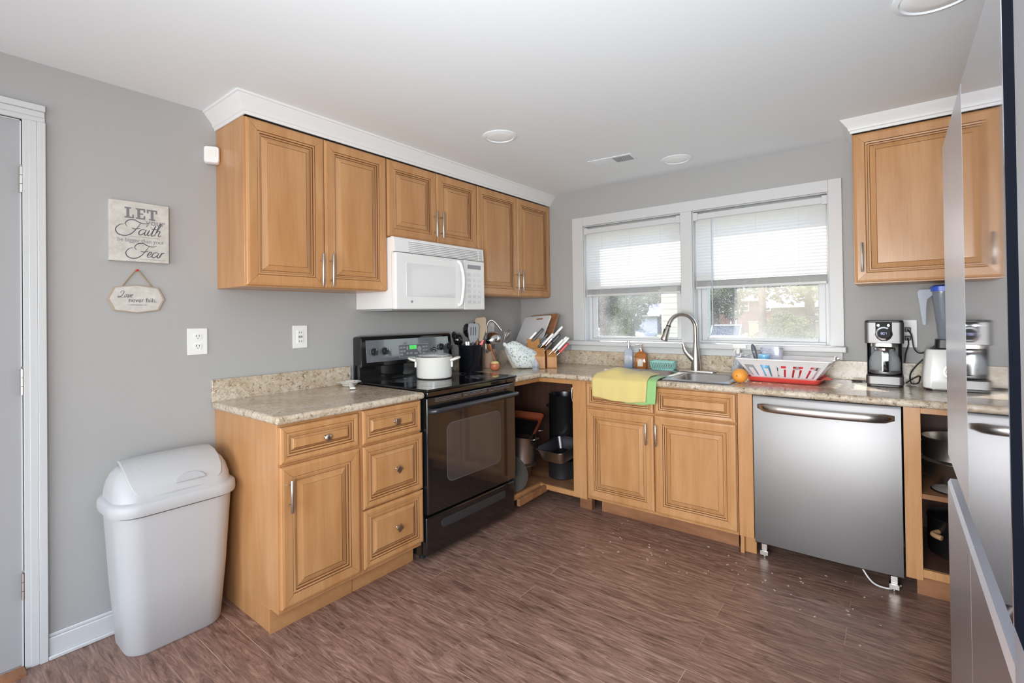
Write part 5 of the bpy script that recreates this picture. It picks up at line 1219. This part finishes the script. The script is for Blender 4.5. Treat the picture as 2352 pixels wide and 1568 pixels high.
def house(name, label, x0, x1, y, z1, zr, wins, wallm, spouts=(), porch=None, dep=8):
    t = thing(name, label, 'house', ((x0+x1)/2, y, GZ)); cx = (x0+x1)/2; h = z1-GZ
    MB().box(x0-cx, x1-cx, 0, dep, 0, h).build('wall', wallm, t)
    MB().prism([(-.5, h), (dep+.5, h), (dep/2, zr-GZ)], (x0-cx-.5, 0, 0), (0,1,0), (0,0,1), (1,0,0), x1-x0+1).build('roof', shing, t)
    MB().box(x0-cx-.5, x1-cx+.5, -.56, -.48, h-.12, h+.06).build('gutter', wht, t)
    for wx, wz, ww, wh in wins:
        f = MB().box(wx-cx-ww/2, wx-cx+ww/2, -.06, .01, wz-GZ, wz-GZ+wh).build('window', wht, t)
        for k in (0, 1): MB().box(wx-cx-ww/2+.09, wx-cx+ww/2-.09, -.08, -.055, wz-GZ+.08+k*(wh/2-.02), wz-GZ+wh/2-.06+k*(wh/2-.02)).build('pane', dkw, f)
    for sx in spouts: MB().box(sx-cx-.06, sx-cx+.06, -.12, 0, .1, h).build('downspout', wht, t)
    if porch: MB().box(porch[0]-cx, porch[1]-cx, -.05, .01, .2, h-.3).build('doorway', dkw, t)
house('brick_house', 'brick house with grey roof and white windows across the street', -13.5, -3.6, 45, 2.55, 5.2, ((-10.0,1.45,.75,1.0),(-8.15,1.5,.85,.95),(-6.35,1.5,.8,.95),(-11.7,1.4,.7,.9)), brick, (-9.3,-8.85), (-10.9,-10.35))
house('grey_roof_house', 'low house with pale grey roof behind the hedge', -5.2, 6, 41, 1.85, 4.0, ((-1.9,.6,.9,1.1),), outm('tan_siding', srgb(128,122,116)))
house('blue_house', 'pale blue house far away seen through the narrower window', -20.3, -17.2, 47, 1.25, 2.6, ((-19.4,.2,.7,.8),), outm('blue_siding', srgb(150,160,182)))
t = thing('siding_building', 'pale siding building corner close outside the narrower window', 'building', (-2.0, 9.4, GZ))
MB().box(-.33, .38, 0, 2, .45, 4.2).build('wall', sid, t)
for k in range(22): MB().box(-.335, .385, -.012, 0, .6+k*.16, .612+k*.16).build('siding_lap', outm('lap', srgb(196,196,184)) if k == 0 else bpy.data.materials['lap'], t)
MB().box(-.34, .39, -.02, 2, 0, .45).build('foundation', outm('concrete', srgb(150,148,142)), t)
def leaf_mesh(name, m, n, rx, ry, rz_, size, seed):
    rnd = random.Random(seed); b = MB()
    for k in range(n):
        while True:
            p = Vector((rnd.uniform(-1,1), rnd.uniform(-1,1), rnd.uniform(-1,1)))
            if .35 < p.length < 1: break
        f = 1+.25*math.sin(p.x*7+seed)*math.cos(p.z*6+seed)
        c = Vector((p.x*rx*f, p.y*ry*f, p.z*rz_*f)); u = Vector((rnd.uniform(-1,1), rnd.uniform(-1,1), rnd.uniform(-1,1))).normalized(); w = u.orthogonal().normalized(); s = size*rnd.uniform(.6, 1.3)
        b._f([b.bm.verts.new(c+u*s), b.bm.verts.new(c+w*s*.5), b.bm.verts.new(c-u*s), b.bm.verts.new(c-w*s*.5)])
    me = bpy.data.meshes.new(name); b.bm.to_mesh(me); b.bm.free(); me.materials.append(m); return me
leafm = outm('leaf_green', srgb(112,132,74)); P(leafm).inputs['Transmission Weight'].default_value = 0
v = coords(leafm); lk(leafm, ramp(leafm, noise(leafm, v, .9, 3, .6), [(.35, srgb(62,76,48)), (.65, srgb(106,118,74))]), P(leafm).inputs['Base Color'])
bark = outm('bark', srgb(104,92,82)); v = coords(bark, (8,8,1)); lk(bark, ramp(bark, noise(bark, v, 3, 5, .7), [(.3, srgb(60,52,48)), (.7, srgb(98,86,80))]), P(bark).inputs['Base Color'])
lm = leaf_mesh('crown', leafm, 9000, 1, 1, 1, .055, 5)
def tree(label, x, y, r, zc, rz_, tr, name='tree', grp='trees outside'):
    t = thing(name, label, 'tree', (x, y, GZ), random.random()*6, grp)
    o = bpy.data.objects.new('crown', lm); COL.objects.link(o); o.parent = t; o.location = (0,0,zc-GZ); o.scale = (r, r, rz_)
    MB().lathe([(tr*1.3,0),(tr,.5),(tr*.9,zc-GZ-rz_*.5),(tr*.4,zc-GZ)], (0,0,0), 14).build('trunk', bark, t, smooth=50)
tree('dark tree trunk with leaves at the left edge of the narrower window', -2.27, 6.0, 1.1, 3.4, 1.5, .115)
tree('broad leafy tree filling the narrower window', -9.2, 18, 3.6, 4.4, 3.5, .28)
tree('round tree between the street and the blue house', -14.5, 30, 3.6, 3.9, 3.6, .3)
tree('tree beside the siding building in the narrower window', -6.9, 31, 2.6, 4.2, 3.0, .28)
tree('slim brown trunk in the middle of the wider window', -1.12, 16, 2.6, 6.2, 2.2, .13)
tree('leafy tree overhanging the grey roof at the right of the wider window', -1.6, 33, 4.2, 5.6, 3.3, .3)
tree('tree behind the left end of the brick house', -16.5, 64, 5, 5.5, 5, .4)
tree('tree behind the right end of the brick house', -3.0, 62, 6, 6, 5, .4)
tree('wide tree far behind the brick house roof', -9.8, 74, 5.5, 7, 6, .4)
tree('far tree showing above the grey roof', 6.5, 64, 4.5, 7, 6, .4)
tree('far tree behind the blue house', -26, 62, 5, 7, 6.5, .4)
tree('dense tree behind the low grey roofed house', -1.2, 51.5, 2.3, 5.0, 3.5, .35)
def hedge(label, x, y, rx, ry, h):
    t = thing('hedge', label, 'hedge', (x, y, GZ), 0, 'hedges across the street')
    o = bpy.data.objects.new('foliage', lm); COL.objects.link(o); o.parent = t; o.location = (0,0,h/2); o.scale = (rx, ry, h/2)
hedge('big rounded green hedge in front of the grey roofed house', -1.6, 23.5, 1.35, .9, 2.1)
hedge('lower green bush left of the big hedge', -11.0, 43.5, 1.2, .8, 1.9)
hedge('green shrub at the left end of the lawn in the narrower window', -2.62, 7.6, .35, .3, 2.4)
# cars
def car(name, label, x, y, rot, col):
    t = thing(name, label, 'car', (x, y, GZ), rot, 'parked cars')
    body = outm(name+'_paint', col, .25); L = []
    sec = [(-2.2,.45,.62,.80),(-2.1,.30,.78,.86),(-1.2,.25,.92,.90),(-.9,.25,.95,.90),(1.5,.25,.96,.90),(2.1,.30,.90,.86),(2.2,.45,.70,.80)]
    MB().loft([[Vector((-w,y_,z0)),Vector((w,y_,z0)),Vector((w,y_,(z0+z1)/2)),Vector((w*.92,y_,z1)),Vector((-w*.92,y_,z1)),Vector((-w,y_,(z0+z1)/2))] for y_, z0, z1, w in sec]).build('body', body, t, bevel=.05)
    MB().loft([[Vector((-w,y_,z)) for w, y_, z in ((.80,y0,z),(-.80,y0,z),(-.80,y1,z),(.80,y1,z))] if k == 0 else [Vector((s*.60,yy,z)) for s, yy in ((-1,y0),(1,y0),(1,y1),(-1,y1))] for k, (y0, y1, z) in enumerate(((-1.15,1.75,.92),(-.35,1.2,1.40)))]).build('windows', dkw, t)
    MB().box(-.62, .62, -.38, 1.24, 1.39, 1.45).build('roof', body, t, bevel=.03)
    for sx in (-1, 1):
        MB().box(sx*.98-.09, sx*.98+.09, -.85, -.70, .90, 1.04).build('mirror', body, t, bevel=.02)
        MB().obox((sx*.70, -.76, 1.17), (0,.8,.5), (1,0,0), (0,-.5,.8), .5, .03, .02).build('pillar', body, t)
        for yy in (-1.35, 1.35): MB().lathe([(.32,-.1),(.32,.1)], (sx*.80,yy,.32), 20, axis=(1,0,0)).build('wheel', M['blackm'], t)
car('car', 'white car parked facing the house, low in the wider window', -4.45, 24.4, R(8), srgb(196,200,208))
car('car', 'white car across the street in the narrower window', -13.0, 30, R(80), srgb(180,186,200))
t = thing('yard_bin', 'pale yellow upright bin behind the white car', 'bin', (-3.35, 25.6, GZ)); MB().box(-.28, .28, 0, .5, .0, 1.55).build('body', outm('bin_yellow', srgb(196,190,120)), t, bevel=.03); MB().box(-.31, .31, -.04, .54, 1.55, 1.62).build('lid', outm('bin_lid', srgb(190,186,130)), t, bevel=.02)
